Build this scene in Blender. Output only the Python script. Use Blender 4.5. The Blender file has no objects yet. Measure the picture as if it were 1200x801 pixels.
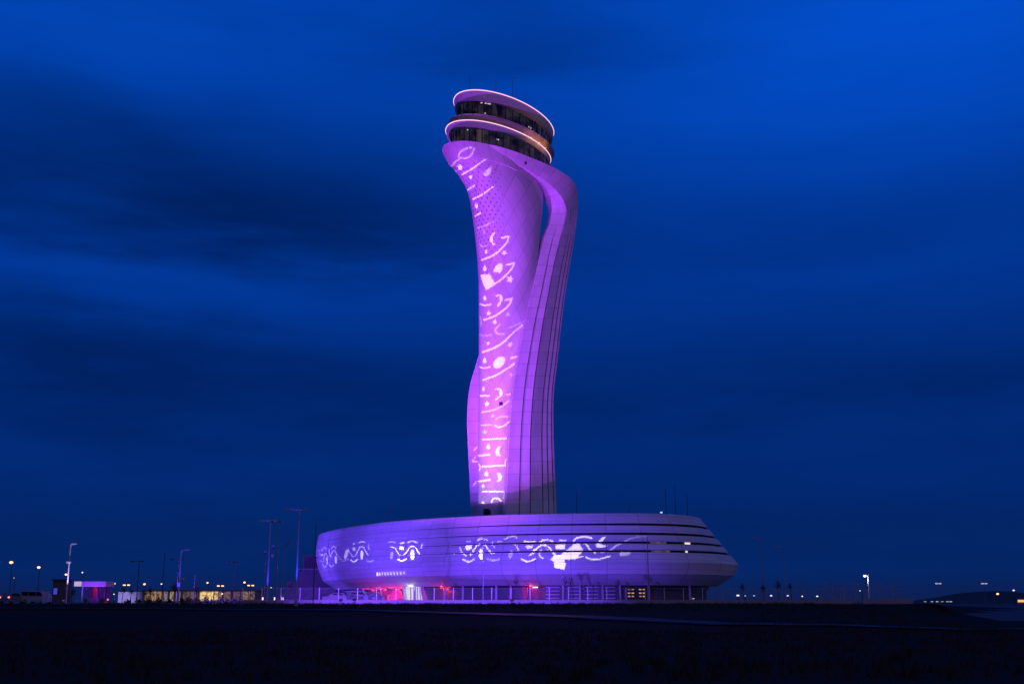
import bpy, bmesh, math, random
import numpy as np
from mathutils import Vector, Matrix
from mathutils.bvhtree import BVHTree
random.seed(7)
rng = np.random.default_rng(7)
scn = bpy.context.scene
COL = scn.collection
R = math.radians

# ------------------------------------------------------------------ camera
FOC = 1350.0; CX = 600.0; CY = 400.5; HOR = 706.0; CAMH = 1.6
TILT = math.atan((HOR - CY) / FOC)
cam_d = bpy.data.cameras.new("camera"); cam = bpy.data.objects.new("camera", cam_d); COL.objects.link(cam)
cam.location = (0, 0, CAMH); cam.rotation_euler = (R(90) + TILT, 0, 0)
cam_d.sensor_width = 36.0; cam_d.lens = 36.0 * FOC / 1200.0
cam_d.clip_start = 0.5; cam_d.clip_end = 20000
scn.camera = cam
scn.view_settings.view_transform = 'Standard'; scn.view_settings.look = 'None'
scn.view_settings.exposure = 0.0; scn.view_settings.gamma = 1.0
scn.cycles.use_denoising = True
scn.cycles.max_bounces = 5; scn.cycles.diffuse_bounces = 2; scn.cycles.glossy_bounces = 2
scn.cycles.transparent_max_bounces = 12
scn.cycles.sample_clamp_indirect = 3.0
scn.cycles.caustics_reflective = False; scn.cycles.caustics_refractive = False

def ray(px, py):
    a = (px - CX) / FOC; b = (CY - py) / FOC
    return (a, math.cos(TILT) - b * math.sin(TILT), math.sin(TILT) + b * math.cos(TILT))
def atY(px, py, Y):
    r = ray(px, py); k = Y / r[1]
    return Vector((r[0] * k, Y, CAMH + r[2] * k))
def atZ(px, py, Z):
    r = ray(px, py); k = (Z - CAMH) / r[2]
    return Vector((r[0] * k, r[1] * k, Z))
def proj(x, y, z):
    z = z - CAMH
    d = y * math.cos(TILT) + z * math.sin(TILT); u = -y * math.sin(TILT) + z * math.cos(TILT)
    return CX + FOC * x / d, CY - FOC * u / d

# ------------------------------------------------------------------ node helpers
class NT:
    def __init__(s, nt): s.nt = nt; s.n = nt.nodes; s.l = nt.links
    def node(s, t, **k):
        n = s.n.new(t)
        for a, b in k.items(): setattr(n, a, b)
        return n
    def put(s, sock, v):
        if isinstance(v, (int, float)): sock.default_value = v
        elif isinstance(v, (tuple, list)): sock.default_value = v
        else: s.l.new(v, sock)
    def m(s, op, a, b=0.0, c=0.0, clamp=False):
        n = s.node('ShaderNodeMath', operation=op, use_clamp=clamp)
        s.put(n.inputs[0], a); s.put(n.inputs[1], b); s.put(n.inputs[2], c)
        return n.outputs[0]
    def mix(s, f, a, b):
        n = s.node('ShaderNodeMix', data_type='RGBA')
        s.put(n.inputs[0], f); s.put(n.inputs[6], a); s.put(n.inputs[7], b)
        return n.outputs[2]
    def ss(s, x, lo, hi):
        n = s.node('ShaderNodeMapRange', interpolation_type='SMOOTHSTEP')
        s.put(n.inputs[0], x); n.inputs[1].default_value = lo; n.inputs[2].default_value = hi
        return n.outputs[0]
    def noise(s, vec, scale, detail=4.0, rough=0.5):
        n = s.node('ShaderNodeTexNoise'); 
        if vec is not None: s.l.new(vec, n.inputs['Vector'])
        n.inputs['Scale'].default_value = scale; n.inputs['Detail'].default_value = detail; n.inputs['Roughness'].default_value = rough
        return n.outputs['Fac']
    def line(s, x, period, w):      # 1 on a thin line every period
        f = s.m('FRACT', s.m('DIVIDE', x, period))
        return s.m('LESS_THAN', f, w / period)

def c4(c): return (c[0], c[1], c[2], 1.0)

# ------------------------------------------------------------------ sky at dusk (direction based)
world = bpy.data.worlds.new("World"); scn.world = world; world.use_nodes = True
W = NT(world.node_tree); W.n.clear()
out = W.node('ShaderNodeOutputWorld'); bg = W.node('ShaderNodeBackground')
W.l.new(bg.outputs[0], out.inputs[0])
tc = W.node('ShaderNodeTexCoord'); sp = W.node('ShaderNodeSeparateXYZ'); W.l.new(tc.outputs['Generated'], sp.inputs[0])
dx, dy, dz = sp.outputs
az = W.m('ARCTAN2', dx, dy)
el = W.m('ARCSINE', dz)
cmb = W.node('ShaderNodeCombineXYZ'); W.l.new(W.m('MULTIPLY', az, 2.2), cmb.inputs[0]); W.l.new(W.m('MULTIPLY', el, 9.0), cmb.inputs[1])
cmb.inputs[2].default_value = 3.7
n1 = W.noise(cmb.outputs[0], 1.6, 6.0, 0.55)
cm2 = W.node('ShaderNodeCombineXYZ'); W.l.new(W.m('MULTIPLY', az, 3.0), cm2.inputs[0]); W.l.new(W.m('MULTIPLY', el, 16.0), cm2.inputs[1])
cm2.inputs[2].default_value = 11.0
n2 = W.noise(cm2.outputs[0], 1.3, 7.0, 0.6)
warp = W.m('MULTIPLY', W.m('SUBTRACT', n1, 0.5), 0.12)
warp2 = W.m('MULTIPLY', W.m('SUBTRACT', n2, 0.5), 0.05)
elw = W.m('ADD', W.m('ADD', el, warp), warp2)
def blob(px, py, sx, sy, amp):
    r = ray(px, py); L = math.sqrt(sum(q * q for q in r))
    a0 = math.atan2(r[0], r[1]); e0 = math.asin(r[2] / L)
    u = W.m('DIVIDE', W.m('SUBTRACT', az, a0), sx / FOC); v = W.m('DIVIDE', W.m('SUBTRACT', elw, e0), sy / FOC)
    g = W.m('EXPONENT', W.m('MULTIPLY', W.m('ADD', W.m('MULTIPLY', u, u), W.m('MULTIPLY', v, v)), -0.5))
    return W.m('MULTIPLY', g, amp)
dark = None
for b in [(120, 195, 330, 70, .52), (440, 265, 200, 44, .32), (640, 45, 140, 32, .32), (250, 440, 330, 62, .34), (60, 390, 150, 26, .2),
          (1090, 430, 260, 38, .28), (760, 590, 380, 50, .12), (330, 20, 160, 22, .12), (980, 250, 200, 40, .12),
          (170, 335, 260, 24, -.30), (430, 322, 160, 18, -.18), (1080, 60, 260, 90, -.34), (760, 235, 240, 60, -.1), (100, 55, 170, 40, -.1)]:
    g = blob(*b); dark = g if dark is None else W.m('ADD', dark, g)
n3 = W.noise(cm2.outputs[0], 3.4, 8.0, 0.62)
dark = W.m('MULTIPLY', dark, W.m('ADD', 0.55, W.m('MULTIPLY', n2, 0.75)))
dark = W.m('ADD', dark, W.m('MULTIPLY', W.m('SUBTRACT', n1, 0.5), 0.30))
dark = W.m('ADD', dark, W.m('MULTIPLY', W.m('SUBTRACT', n3, 0.5), 0.16))
ramp = W.node('ShaderNodeValToRGB'); W.l.new(W.m('MULTIPLY', el, 2.0), ramp.inputs[0])
cr = ramp.color_ramp; cr.interpolation = 'EASE'
stops = [(0.0, (0.0040, 0.0140, 0.0850)), (0.06, (0.0014, 0.0190, 0.132)), (0.25, (0.0006, 0.0245, 0.192)), (0.55, (0.0004, 0.0350, 0.280)), (1.0, (0.0004, 0.0580, 0.450))]
cr.elements[0].position = stops[0][0]; cr.elements[0].color = c4(stops[0][1])
cr.elements[1].position = stops[-1][0]; cr.elements[1].color = c4(stops[-1][1])
for p, c in stops[1:-1]:
    e = cr.elements.new(p); e.color = c4(c)
sky = W.node('ShaderNodeTexSky', sky_type='NISHITA'); sky.sun_disc = False; sky.sun_elevation = R(-4); sky.sun_rotation = R(200)
gain = W.m('MULTIPLY', W.m('SUBTRACT', 1.0, dark), W.m('SUBTRACT', 1.0, W.m('MULTIPLY', W.ss(W.m('ABSOLUTE', az), .6, 1.5), .62)))
mul = W.node('ShaderNodeVectorMath', operation='SCALE'); W.l.new(ramp.outputs[0], mul.inputs[0]); W.l.new(gain, mul.inputs['Scale'])
add = W.node('ShaderNodeVectorMath', operation='ADD'); W.l.new(mul.outputs[0], add.inputs[0])
sk2 = W.node('ShaderNodeVectorMath', operation='SCALE'); W.l.new(sky.outputs[0], sk2.inputs[0]); sk2.inputs['Scale'].default_value = 0.002
W.l.new(sk2.outputs[0], add.inputs[1])
W.l.new(add.outputs[0], bg.inputs[0]); bg.inputs[1].default_value = 1.0

# weak pinkish fill added for airport lights, from the right behind the camera
sd = bpy.data.lights.new("fill_sun", 'SUN'); sd.energy = 0.16; sd.angle = R(25); sd.color = (1.0, 0.62, 0.72)
so = bpy.data.objects.new("fill_sun", sd); COL.objects.link(so)
so.rotation_euler = Vector((-0.50, 0.75, -0.50)).to_track_quat('-Z', 'Y').to_euler()

# ------------------------------------------------------------------ object helpers
def tag(o, label=None, cat=None, group=None, kind=None):
    if label: o['label'] = label
    if cat: o['category'] = cat
    if group: o['group'] = group
    if kind: o['kind'] = kind
    return o
def thing(name, label, cat, loc=(0, 0, 0), rz=0.0, group=None):
    o = bpy.data.objects.new(name, None); COL.objects.link(o); o.empty_display_size = 0.5
    o.location = loc; o.rotation_euler = (0, 0, rz)
    return tag(o, label, cat, group)
class MB:
    def __init__(s): s.v = []; s.f = []; s.uv = {}
    def vert(s, p): s.v.append(tuple(p)); return len(s.v) - 1
    def face(s, idx, uv=None):
        s.f.append(tuple(idx))
        if uv is not None: s.uv[len(s.f) - 1] = uv
    def quad(s, a, b, c, d): s.face([s.vert(a), s.vert(b), s.vert(c), s.vert(d)])
    def box(s, c, d, M=None):
        x, y, z = c; a, b, h = d[0] / 2, d[1] / 2, d[2] / 2
        P = [(x + i * a, y + j * b, z + k * h) for k in (-1, 1) for (i, j) in ((-1, -1), (1, -1), (1, 1), (-1, 1))]
        if M is not None: P = [M @ Vector(p) for p in P]
        q = [s.vert(p) for p in P]
        for f in ((3, 2, 1, 0), (4, 5, 6, 7), (0, 1, 5, 4), (1, 2, 6, 5), (2, 3, 7, 6), (3, 0, 4, 7)): s.face([q[i] for i in f])
    def tube(s, pts, rad, n=8, closed=False, caps=True):
        pts = [Vector(p) for p in pts]; m = len(pts)
        if not hasattr(rad, '__len__'): rad = [rad] * m
        rings = []; up = None
        for i in range(m):
            if closed: t = pts[(i + 1) % m] - pts[i - 1]
            else: t = pts[min(i + 1, m - 1)] - pts[max(i - 1, 0)]
            t.normalize()
            if up is None:
                up = Vector((0, 0, 1)) if abs(t.z) < .9 else Vector((0, 1, 0))
            a = t.cross(up).normalized(); b = a.cross(t).normalized(); up = b
            rings.append([s.vert(pts[i] + (a * math.cos(2 * math.pi * k / n) + b * math.sin(2 * math.pi * k / n)) * rad[i]) for k in range(n)])
        for i in range(m if closed else m - 1):
            A = rings[i]; B = rings[(i + 1) % m]
            for k in range(n): s.face([A[k], A[(k + 1) % n], B[(k + 1) % n], B[k]])
        if caps and not closed:
            s.face(rings[0][::-1]); s.face(rings[-1])
    def prism(s, poly, ax, t0, t1):   # 2D polygon extruded along axis ('y': poly in xz ; 'x': poly in yz ; 'z')
        def P(p, t): return {'y': (p[0], t, p[1]), 'x': (t, p[0], p[1]), 'z': (p[0], p[1], t)}[ax]
        a = [s.vert(P(p, t0)) for p in poly]; b = [s.vert(P(p, t1)) for p in poly]; n = len(poly)
        s.face(a); s.face(b[::-1])
        for i in range(n): s.face([a[i], b[i], b[(i + 1) % n], a[(i + 1) % n]])
    def loft(s, rows, closed=False, uv=None):
        I = [[s.vert(p) for p in r] for r in rows]; n = len(rows[0])
        for i in range(len(rows) - 1):
            for k in range(n if closed else n - 1):
                k2 = (k + 1) % n
                u = None
                if uv is not None:
                    kk = k + 1
                    u = [uv[i][k], uv[i][kk], uv[i + 1][kk], uv[i + 1][k]]
                s.face([I[i][k], I[i][k2], I[i + 1][k2], I[i + 1][k]], u)
        return I
    def build(s, name, mat, parent=None, smooth=False, bevel=0.0, autos=None):
        me = bpy.data.meshes.new(name); me.from_pydata(s.v, [], s.f)
        if s.uv:
            lay = me.uv_layers.new(name="UVMap")
            for p in me.polygons:
                u = s.uv.get(p.index)
                if u:
                    for li, c in zip(p.loop_indices, u): lay.data[li].uv = c
        bm = bmesh.new(); bm.from_mesh(me); bmesh.ops.recalc_face_normals(bm, faces=bm.faces); bm.to_mesh(me); bm.free()
        if smooth:
            for p in me.polygons: p.use_smooth = True
            if autos: me.set_sharp_from_angle(angle=R(autos))
        me.materials.append(mat)
        o = bpy.data.objects.new(name, me); COL.objects.link(o)
        if parent: o.parent = parent
        if bevel:
            b = o.modifiers.new('bevel', 'BEVEL'); b.width = bevel; b.segments = 2; b.limit_method = 'ANGLE'
        return o
def copy_tree(o, parent=None):
    c = o.copy(); COL.objects.link(c)
    if parent: c.parent = parent
    for ch in list(o.children): copy_tree(ch, c)
    return c

# ------------------------------------------------------------------ materials
def pmat(name, col, rough=0.6, metal=0.0, noise=0.25, nscale=1.5, bump=0.0, spec=0.5):
    m = bpy.data.materials.new(name); m.use_nodes = True; N = NT(m.node_tree)
    b = N.n['Principled BSDF']; b.inputs['Roughness'].default_value = rough; b.inputs['Metallic'].default_value = metal
    b.inputs['Specular IOR Level'].default_value = spec
    t = N.node('ShaderNodeTexCoord')
    f = N.noise(t.outputs['Object'], nscale, 6.0, 0.6)
    col2 = tuple(q * (1 - noise) for q in col); col1 = tuple(min(1, q * (1 + noise * .6)) for q in col)
    N.put(b.inputs['Base Color'], N.mix(f, c4(col2), c4(col1)))
    if bump:
        bn = N.node('ShaderNodeBump'); bn.inputs['Strength'].default_value = bump; N.l.new(f, bn.inputs['Height']); N.l.new(bn.outputs[0], b.inputs['Normal'])
    return m
def emat(name, col, st, dark=0.0):
    m = bpy.data.materials.new(name); m.use_nodes = True; N = NT(m.node_tree)
    b = N.n['Principled BSDF']; b.inputs['Base Color'].default_value = (.1, .1, .1, 1); b.inputs['Emission Color'].default_value = c4(col)
    t = N.node('ShaderNodeTexCoord'); f = N.noise(t.outputs['Object'], 0.9, 3.0)
    N.put(b.inputs['Emission Strength'], N.m('MULTIPLY', N.ss(f, 0.2, 0.75), st) if dark else st)
    m.cycles.emission_sampling = 'NONE'
    return m
def gmat(name, col, rough=0.08):
    m = bpy.data.materials.new(name); m.use_nodes = True; N = NT(m.node_tree); b = N.n['Principled BSDF']
    t = N.node('ShaderNodeTexCoord'); f = N.noise(t.outputs['Object'], 0.35, 2.0)
    N.put(b.inputs['Base Color'], N.mix(f, c4(tuple(q * .5 for q in col)), c4(col)))
    b.inputs['Roughness'].default_value = rough; b.inputs['Specular IOR Level'].default_value = 0.7
    return m
def shell_mat(name, base, kind):
    """white composite cladding with joints; kind picks the joint pattern"""
    m = bpy.data.materials.new(name); m.use_nodes = True; N = NT(m.node_tree); b = N.n['Principled BSDF']
    b.inputs['Roughness'].default_value = 0.5; b.inputs['Specular IOR Level'].default_value = 0.3
    uvn = N.node('ShaderNodeUVMap'); s = N.node('ShaderNodeSeparateXYZ'); N.l.new(uvn.outputs[0], s.inputs[0]); u, v = s.outputs[0], s.outputs[1]
    t = N.node('ShaderNodeTexCoord'); dirt = N.noise(t.outputs['Object'], 0.22, 6.0, 0.65); fine = N.noise(t.outputs['Object'], 1.7, 4.0)
    vec = N.node('ShaderNodeCombineXYZ')
    if kind == 'diamond':
        a = N.m('ADD', u, N.m('MULTIPLY', v, 0.75)); c = N.m('SUBTRACT', N.m('MULTIPLY', v, 0.75), u)
        pa, pb = 3.1, 3.1
        j = N.m('MAXIMUM', N.line(a, pa, .10), N.line(c, pb, .10))
        N.l.new(N.m('FLOOR', N.m('DIVIDE', a, pa)), vec.inputs[0]); N.l.new(N.m('FLOOR', N.m('DIVIDE', c, pb)), vec.inputs[1])
    elif kind == 'fin':
        j = N.line(v, 2.15, .11)
        N.l.new(N.m('FLOOR', N.m('DIVIDE', v, 2.15)), vec.inputs[0]); N.l.new(N.m('FLOOR', N.m('DIVIDE', u, 1.0)), vec.inputs[1])
    else:
        j = N.m('MAXIMUM', N.line(u, 4.6, .09), N.line(v, .675, .05))
        N.l.new(N.m('FLOOR', N.m('DIVIDE', u, 4.6)), vec.inputs[0]); N.l.new(N.m('FLOOR', N.m('DIVIDE', v, .675)), vec.inputs[1])
    wn = N.node('ShaderNodeTexWhiteNoise', noise_dimensions='3D'); N.l.new(vec.outputs[0], wn.inputs['Vector'])
    tone = N.m('ADD', 0.90, N.m('MULTIPLY', wn.outputs['Value'], 0.14))
    tone = N.m('MULTIPLY', tone, N.m('ADD', 0.84, N.m('MULTIPLY', dirt, 0.30)))
    tone = N.m('MULTIPLY', tone, N.m('ADD', 0.95, N.m('MULTIPLY', fine, 0.10)))
    tone = N.m('MULTIPLY', tone, N.m('SUBTRACT', 1.0, N.m('MULTIPLY', j, {'diamond': .34, 'fin': .26, 'grid': .38}[kind])))
    if kind == 'diamond':      # field of drilled perforations on the upper shaft
        so_ = N.node('ShaderNodeSeparateXYZ'); N.l.new(t.outputs['Object'], so_.inputs[0])
        X, Z = so_.outputs[0], so_.outputs[2]
        pr = 1.28
        fa = N.m('SUBTRACT', N.m('FRACT', N.m('DIVIDE', N.m('ADD', u, v), pr)), .5); fb = N.m('SUBTRACT', N.m('FRACT', N.m('DIVIDE', N.m('SUBTRACT', v, u), pr)), .5)
        r2 = N.m('ADD', N.m('MULTIPLY', fa, fa), N.m('MULTIPLY', fb, fb))
        zz = N.m('DIVIDE', N.m('SUBTRACT', Z, 65.0), 8.5)
        msk = N.m('EXPONENT', N.m('MULTIPLY', N.m('MULTIPLY', zz, zz), -1.0))
        msk = N.m('MULTIPLY', msk, N.ss(X, 0.0, -4.5))
        rad = N.m('MULTIPLY', msk, 0.045)
        hole = N.m('LESS_THAN', r2, rad); hole = N.m('MULTIPLY', hole, N.m('GREATER_THAN', rad, 0.008))
        tone = N.m('MULTIPLY', tone, N.m('SUBTRACT', 1.0, N.m('MULTIPLY', hole, 0.62)))
    cn = N.node('ShaderNodeVectorMath', operation='SCALE'); cn.inputs[0].default_value = base; N.l.new(tone, cn.inputs['Scale'])
    N.l.new(cn.outputs[0], b.inputs['Base Color'])
    N.put(b.inputs['Roughness'], N.m('ADD', 0.38, N.m('MULTIPLY', dirt, 0.25)))
    return m

M_shaft = shell_mat("shaft_panels", (.74, .72, .74), 'diamond')
M_fin = shell_mat("petal_panels", (.72, .70, .72), 'fin')
M_clad = shell_mat("base_cladding", (.72, .71, .73), 'grid')
M_groove = pmat("dark_groove", (.02, .02, .022), .8)
M_white = pmat("painted_white", (.72, .70, .71), .5, noise=.1)
M_glass = gmat("dark_glass", (.030, .026, .034), .12)
M_cab = gmat("cab_glass", (.06, .045, .06), .15); N = NT(M_cab.node_tree); b = N.n['Principled BSDF']; M_cab.cycles.emission_sampling = 'NONE'
t = N.node('ShaderNodeTexCoord'); b.inputs['Emission Color'].default_value = (.55, .38, .62, 1)
N.put(b.inputs['Emission Strength'], N.m('MULTIPLY', N.ss(N.noise(t.outputs['Object'], .55, 4.0), .35, .7), .05))
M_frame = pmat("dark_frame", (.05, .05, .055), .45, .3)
M_steel = pmat("galvanised_steel", (.42, .42, .44), .45, .6, noise=.2, nscale=4)
M_paleSteel = pmat("pale_post_paint", (.60, .60, .62), .5, .0, noise=.15, nscale=3)
M_darksteel = pmat("dark_post_paint", (.06, .06, .07), .5, .2)
M_black = pmat("matt_black", (.004, .004, .004), .95, noise=.1, spec=0.0)
M_conc = pmat("concrete", (.34, .33, .32), .8, noise=.3, nscale=.8, bump=.2)
M_darkwall = pmat("dark_render", (.10, .10, .11), .8, noise=.3)
M_roofmat = pmat("roof_membrane", (.25, .25, .26), .8)
M_bark = pmat("bark", (.10, .07, .05), .9, noise=.5, nscale=8)
M_leaf = pmat("leaves", (.05, .075, .035), .7, noise=.5, nscale=3)
M_led = emat("led_strip", (1.0, .52, .74), 1.35)
M_lamp = emat("warm_lamp", (1.0, .52, .25), 2.4)
M_lampw = emat("cool_lamp", (1.0, .84, .78), 1.5)
M_lampdim = emat("dim_lamp", (.75, .75, 1.0), .9)
M_red = pmat("red_panel_paint", (.60, .03, .05), .5)
M_redlamp = emat("red_lamp", (1.0, .06, .10), 5.0)
M_tail = emat("tail_light", (1.0, .16, .14), 3.5)
M_tyre = pmat("tyre_rubber", (.02, .02, .02), .85)
M_rubber = M_tyre
M_cabglass = gmat("car_glass", (.02, .022, .026), .05)

# ------------------------------------------------------------------ terrain, road, apron, hill
def S(x):
    x = max(0.0, min(1.0, x)); return x * x * (3 - 2 * x)
def gz(x, y):
    xr = 27 + (y - 65) * .30 + 5 * S((y - 128) / 15)
    return 1.46 * S((y - 62) / 62) * S((xr - x) / (14 - 10 * S((y - 126) / 16)))
def gzn(x, y):
    near = max(0.0, 1 - max(0, y - 20) / 95)
    w = .05 * math.sin(x * .37 + 1.3 * math.sin(y * .21)) + .04 * math.sin(y * .51 + x * .13) + .03 * math.sin(x * 1.1 - y * .7)
    return gz(x, y) + w * min(1, near * 1.6)
xs = list(np.concatenate([[-6000, -2500, -1000, -400, -220, -140], np.arange(-100, 141, 2.5), [170, 240, 400, 1000, 2500, 6000]]))
ys = list(np.concatenate([[-200, -60, -20], np.arange(0, 175, 2.5), [190, 230, 300, 420, 700, 1200, 2500, 5000, 9000]]))
mb = MB(); mb.loft([[(x, y, gzn(x, y)) for x in xs] for y in ys])
mg = bpy.data.materials.new("field_grass"); mg.use_nodes = True; N = NT(mg.node_tree); b = N.n['Principled BSDF']
t = N.node('ShaderNodeTexCoord'); f1 = N.noise(t.outputs['Object'], .12, 6.0, .6); f2 = N.noise(t.outputs['Object'], 2.2, 6.0, .7)
N.put(b.inputs['Base Color'], N.mix(f1, (.013, .014, .008, 1), N.mix(f2, (.019, .020, .011, 1), (.036, .030, .021, 1))))
b.inputs['Roughness'].default_value = .95; b.inputs['Specular IOR Level'].default_value = .1
bn = N.node('ShaderNodeBump'); bn.inputs['Strength'].default_value = .8; bn.inputs['Distance'].default_value = .25; N.l.new(f2, bn.inputs['Height']); N.l.new(bn.outputs[0], b.inputs['Normal'])
ground = mb.build("ground", mg, smooth=True); tag(ground, "dark rough grass field around the lit tower site", "ground", kind='structure')

# grass tufts in the foreground and along the bank crest: uncountable
mb = MB()
def tuft(x, y, h, n):
    for k in range(n):
        a = random.uniform(0, 6.28); w = random.uniform(.015, .035); l = random.uniform(.5, 1) * h
        ox, oy = x + random.uniform(-.25, .25), y + random.uniform(-.25, .25); z = gzn(ox, oy) - .02
        tx, ty = math.cos(a) * l * .45, math.sin(a) * l * .45
        i = [mb.vert((ox - w, oy, z)), mb.vert((ox + w, oy, z)), mb.vert((ox + tx, oy + ty, z + l))]
        mb.face(i)
for k in range(2600):
    y = random.uniform(24, 70) ; x = random.uniform(-.5, .5) * y
    tuft(x, y, random.uniform(.12, .38), 5)
for k in range(2600):
    y = random.uniform(100, 136); x = random.uniform(-.5, .33) * y
    tuft(x, y, random.uniform(.15, .42), 4)
for k in range(500):
    y = random.uniform(60, 100); xr = 27 + (y - 65) * .30; x = xr - random.uniform(0, 16)
    tuft(x, y, random.uniform(.12, .35), 4)
tg = mb.build("grass", pmat("dry_grass_blades", (.026, .025, .015), .9)); tag(tg, "dark rough grass blades covering the near field", "grass", kind='stuff')

def ribbon(name, pts, w, mat, label, lift=.03, sub=10):
    P = []
    for i in range(len(pts) - 1):
        for k in range(sub): P.append(Vector(pts[i]).lerp(Vector(pts[i + 1]), k / sub))
    P.append(Vector(pts[-1]))
    rows = []
    for i, p in enumerate(P):
        d = (P[min(i + 1, len(P) - 1)] - P[max(i - 1, 0)]).normalized(); n = Vector((-d.y, d.x))
        ww = w[0] + (w[1] - w[0]) * i / (len(P) - 1)
        rows.append([((p + n * ww * q).x, (p + n * ww * q).y, gzn(*(p + n * ww * q)) + lift) for q in (-.5, -.2, .2, .5)])
    m = MB(); m.loft(rows); o = m.build(name, mat, smooth=True); tag(o, label, name, kind='structure'); return o
M_wet = pmat("wet_asphalt", (.013, .013, .016), .5, noise=.4, nscale=.3, spec=.08)
ribbon("road", [(110, 74), (40, 72), (27, 73), (14, 78), (4, 88), (-12, 99), (-40, 104), (-80, 106)], (6.0, .7), M_wet, "wet service track crossing the dark field in front of the bank", lift=.09)
M_apron = pmat("wet_apron_concrete", (.09, .065, .07), .65, noise=.35, nscale=.05, spec=.10)
mb = MB(); mb.loft([[(x, y, .05) for x in (58 + (y - 150) * .325, 80 + y * .8, 400 + y, 2400)] for y in (104, 125, 150, 160, 260, 500, 900, 1500, 2300)])
ap = mb.build("apron", M_apron); tag(ap, "pale wet aircraft apron stretching to the far right horizon", "apron", kind='structure')
M_pave = pmat("site_paving", (.30, .30, .31), .7, noise=.3, nscale=.4)
mb = MB(); mb.loft([[(x, y, 1.5) for x in np.linspace(-150, 52.3, 12)] for y in (139, 170, 220, 330, 520)])
pv = mb.build("pavement", M_pave); tag(pv, "concrete paving around the tower base behind the fence", "pavement", kind='structure')
# far hill
mb = MB(); rows = []
hx = np.linspace(700, 1700, 60)
def hill_h(x):
    px = 600 + x / 2500 * FOC * 1.02
    return 25 * S((px - 1055) / 95) * (0.75 + .25 * S((px - 1100) / 40)) * (1 - .22 * S((px - 1185) / 60)) + 1.6 * math.sin(x * .021) + 1.3 * math.sin(x * .057) + .7 * math.sin(x * .13)
for j, t_ in enumerate(np.linspace(0, 1, 9)):
    rows.append([(x, 2500 + 700 * (t_ - .5), -1 + max(0, hill_h(x)) * math.sin(math.pi * t_)) for x in hx])
mb.loft(rows)
hl = mb.build("hill", pmat("far_hill_scrub", (.03, .04, .03), .95, nscale=.01), smooth=True); tag(hl, "low dark hill on the far right horizon", "hill", kind='structure')

# ------------------------------------------------------------------ control tower
def interp(x, pts):
    if x <= pts[0][0]: return pts[0][1]
    for (a, b), (c, d) in zip(pts, pts[1:]):
        if x <= c: return b + (d - b) * (x - a) / (c - a)
    return pts[-1][1]
def smoothpts(pts, n=4):
    """Catmull-Rom through (y,x...) tuples"""
    P = [np.array(p, float) for p in pts]; out_ = []
    for i in range(len(P) - 1):
        a = P[max(i - 1, 0)]; b = P[i]; c = P[i + 1]; d = P[min(i + 2, len(P) - 1)]
        for k in range(n):
            t = k / n
            out_.append(.5 * ((2 * b) + (-a + c) * t + (2 * a - 5 * b + 4 * c - d) * t * t + (-a + 3 * b - 3 * c + d) * t ** 3))
    out_.append(P[-1]); return out_

tower = thing("control_tower", "tall white tulip shaped control tower lit purple rising from the low oval building", "control tower", (0, 200, 1.5))
TB = Vector((0, 200, 1.5))
def tw(p): return Vector(p) - TB

Lsil = [(170, 519), (178, 520), (190, 527), (199, 534), (207, 539), (217, 545), (226, 548.7), (240, 551.5), (260, 554.5), (280, 557), (300, 559), (330, 560.7), (360, 561), (400, 561), (450, 561), (500, 560.6), (560, 560.3), (700, 560)]
Rsil = [(170, 640), (200, 640), (217, 638), (225, 637), (250, 635.5), (280, 632.5), (300, 631), (330, 629), (400, 625), (500, 621), (600, 620), (700, 620)]
PHI = R(55)
def sil_x(z, Y, curve):
    X = 0.0
    for _ in range(12):
        px, py = proj(X, Y, z)
        want = interp(py, curve)
        X += (want - px) * Y / FOC
    return X
body_par = []
zlev = list(np.arange(10, 60, 2.5)) + list(np.arange(60, 77.6, 1.0)) + [78.0]
for z in zlev:
    t_ = S((z - 55) / 23)
    Yc = 199.5 - 4.8 * t_
    asp = .80 - .33 * t_
    ext = math.sqrt(math.cos(PHI) ** 2 + asp ** 2 * math.sin(PHI) ** 2)
    # depth of the two limb points
    dyl = (1 - asp ** 2) * math.sin(PHI) * math.cos(PHI) / ext
    a = 9.0
    for _ in range(4):
        XL = sil_x(z, Yc - a * dyl, Lsil); XR = sil_x(z, Yc + a * dyl, Rsil)
        a = (XR - XL) / 2 / ext
    body_par.append((z, (XL + XR) / 2, Yc, a, a * asp))
def ell(cx, cy, a, b, ph, z, n, inset=0.0):
    c, s = math.cos(ph), math.sin(ph); o = []
    for k in range(n):
        q = 2 * math.pi * k / n
        u, v = (a - inset) * math.cos(q), (b - inset) * math.sin(q)
        o.append(Vector((cx + u * c - v * s, cy + u * s + v * c, z)))
    return o
NB = 96
rows = []; uvs = []
for (z, cx, cy, a, b) in body_par:
    e = ell(cx, cy, a, b, PHI, z, NB); rows.append([tw(p) for p in e])
    uvs.append([(k / NB * 44.0, z) for k in range(NB + 1)])
mb = MB(); mb.loft(rows, closed=True, uv=uvs)
top = [mb.vert(p) for p in rows[-1]]; mb.face(top)
shaft = mb.build("shaft", M_shaft, tower, smooth=True, autos=50)
def body_front(X, z):
    """nearest Y of the shaft at X, z"""
    for (za, *pa), (zb, *pb) in zip(body_par, body_par[1:]):
        if z <= zb: break
    f = (z - za) / (zb - za); f = max(0, min(1, f))
    cx, cy, a, b = [p + (q - p) * f for p, q in zip(pa, pb)]
    best = None
    for k in range(0, 360, 2):
        q = R(k); u, v = a * math.cos(q), b * math.sin(q)
        x = cx + u * math.cos(PHI) - v * math.sin(PHI); y = cy + u * math.sin(PHI) + v * math.cos(PHI)
        if abs(x - X) < .3 and (best is None or y < best): best = y
    return best

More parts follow.
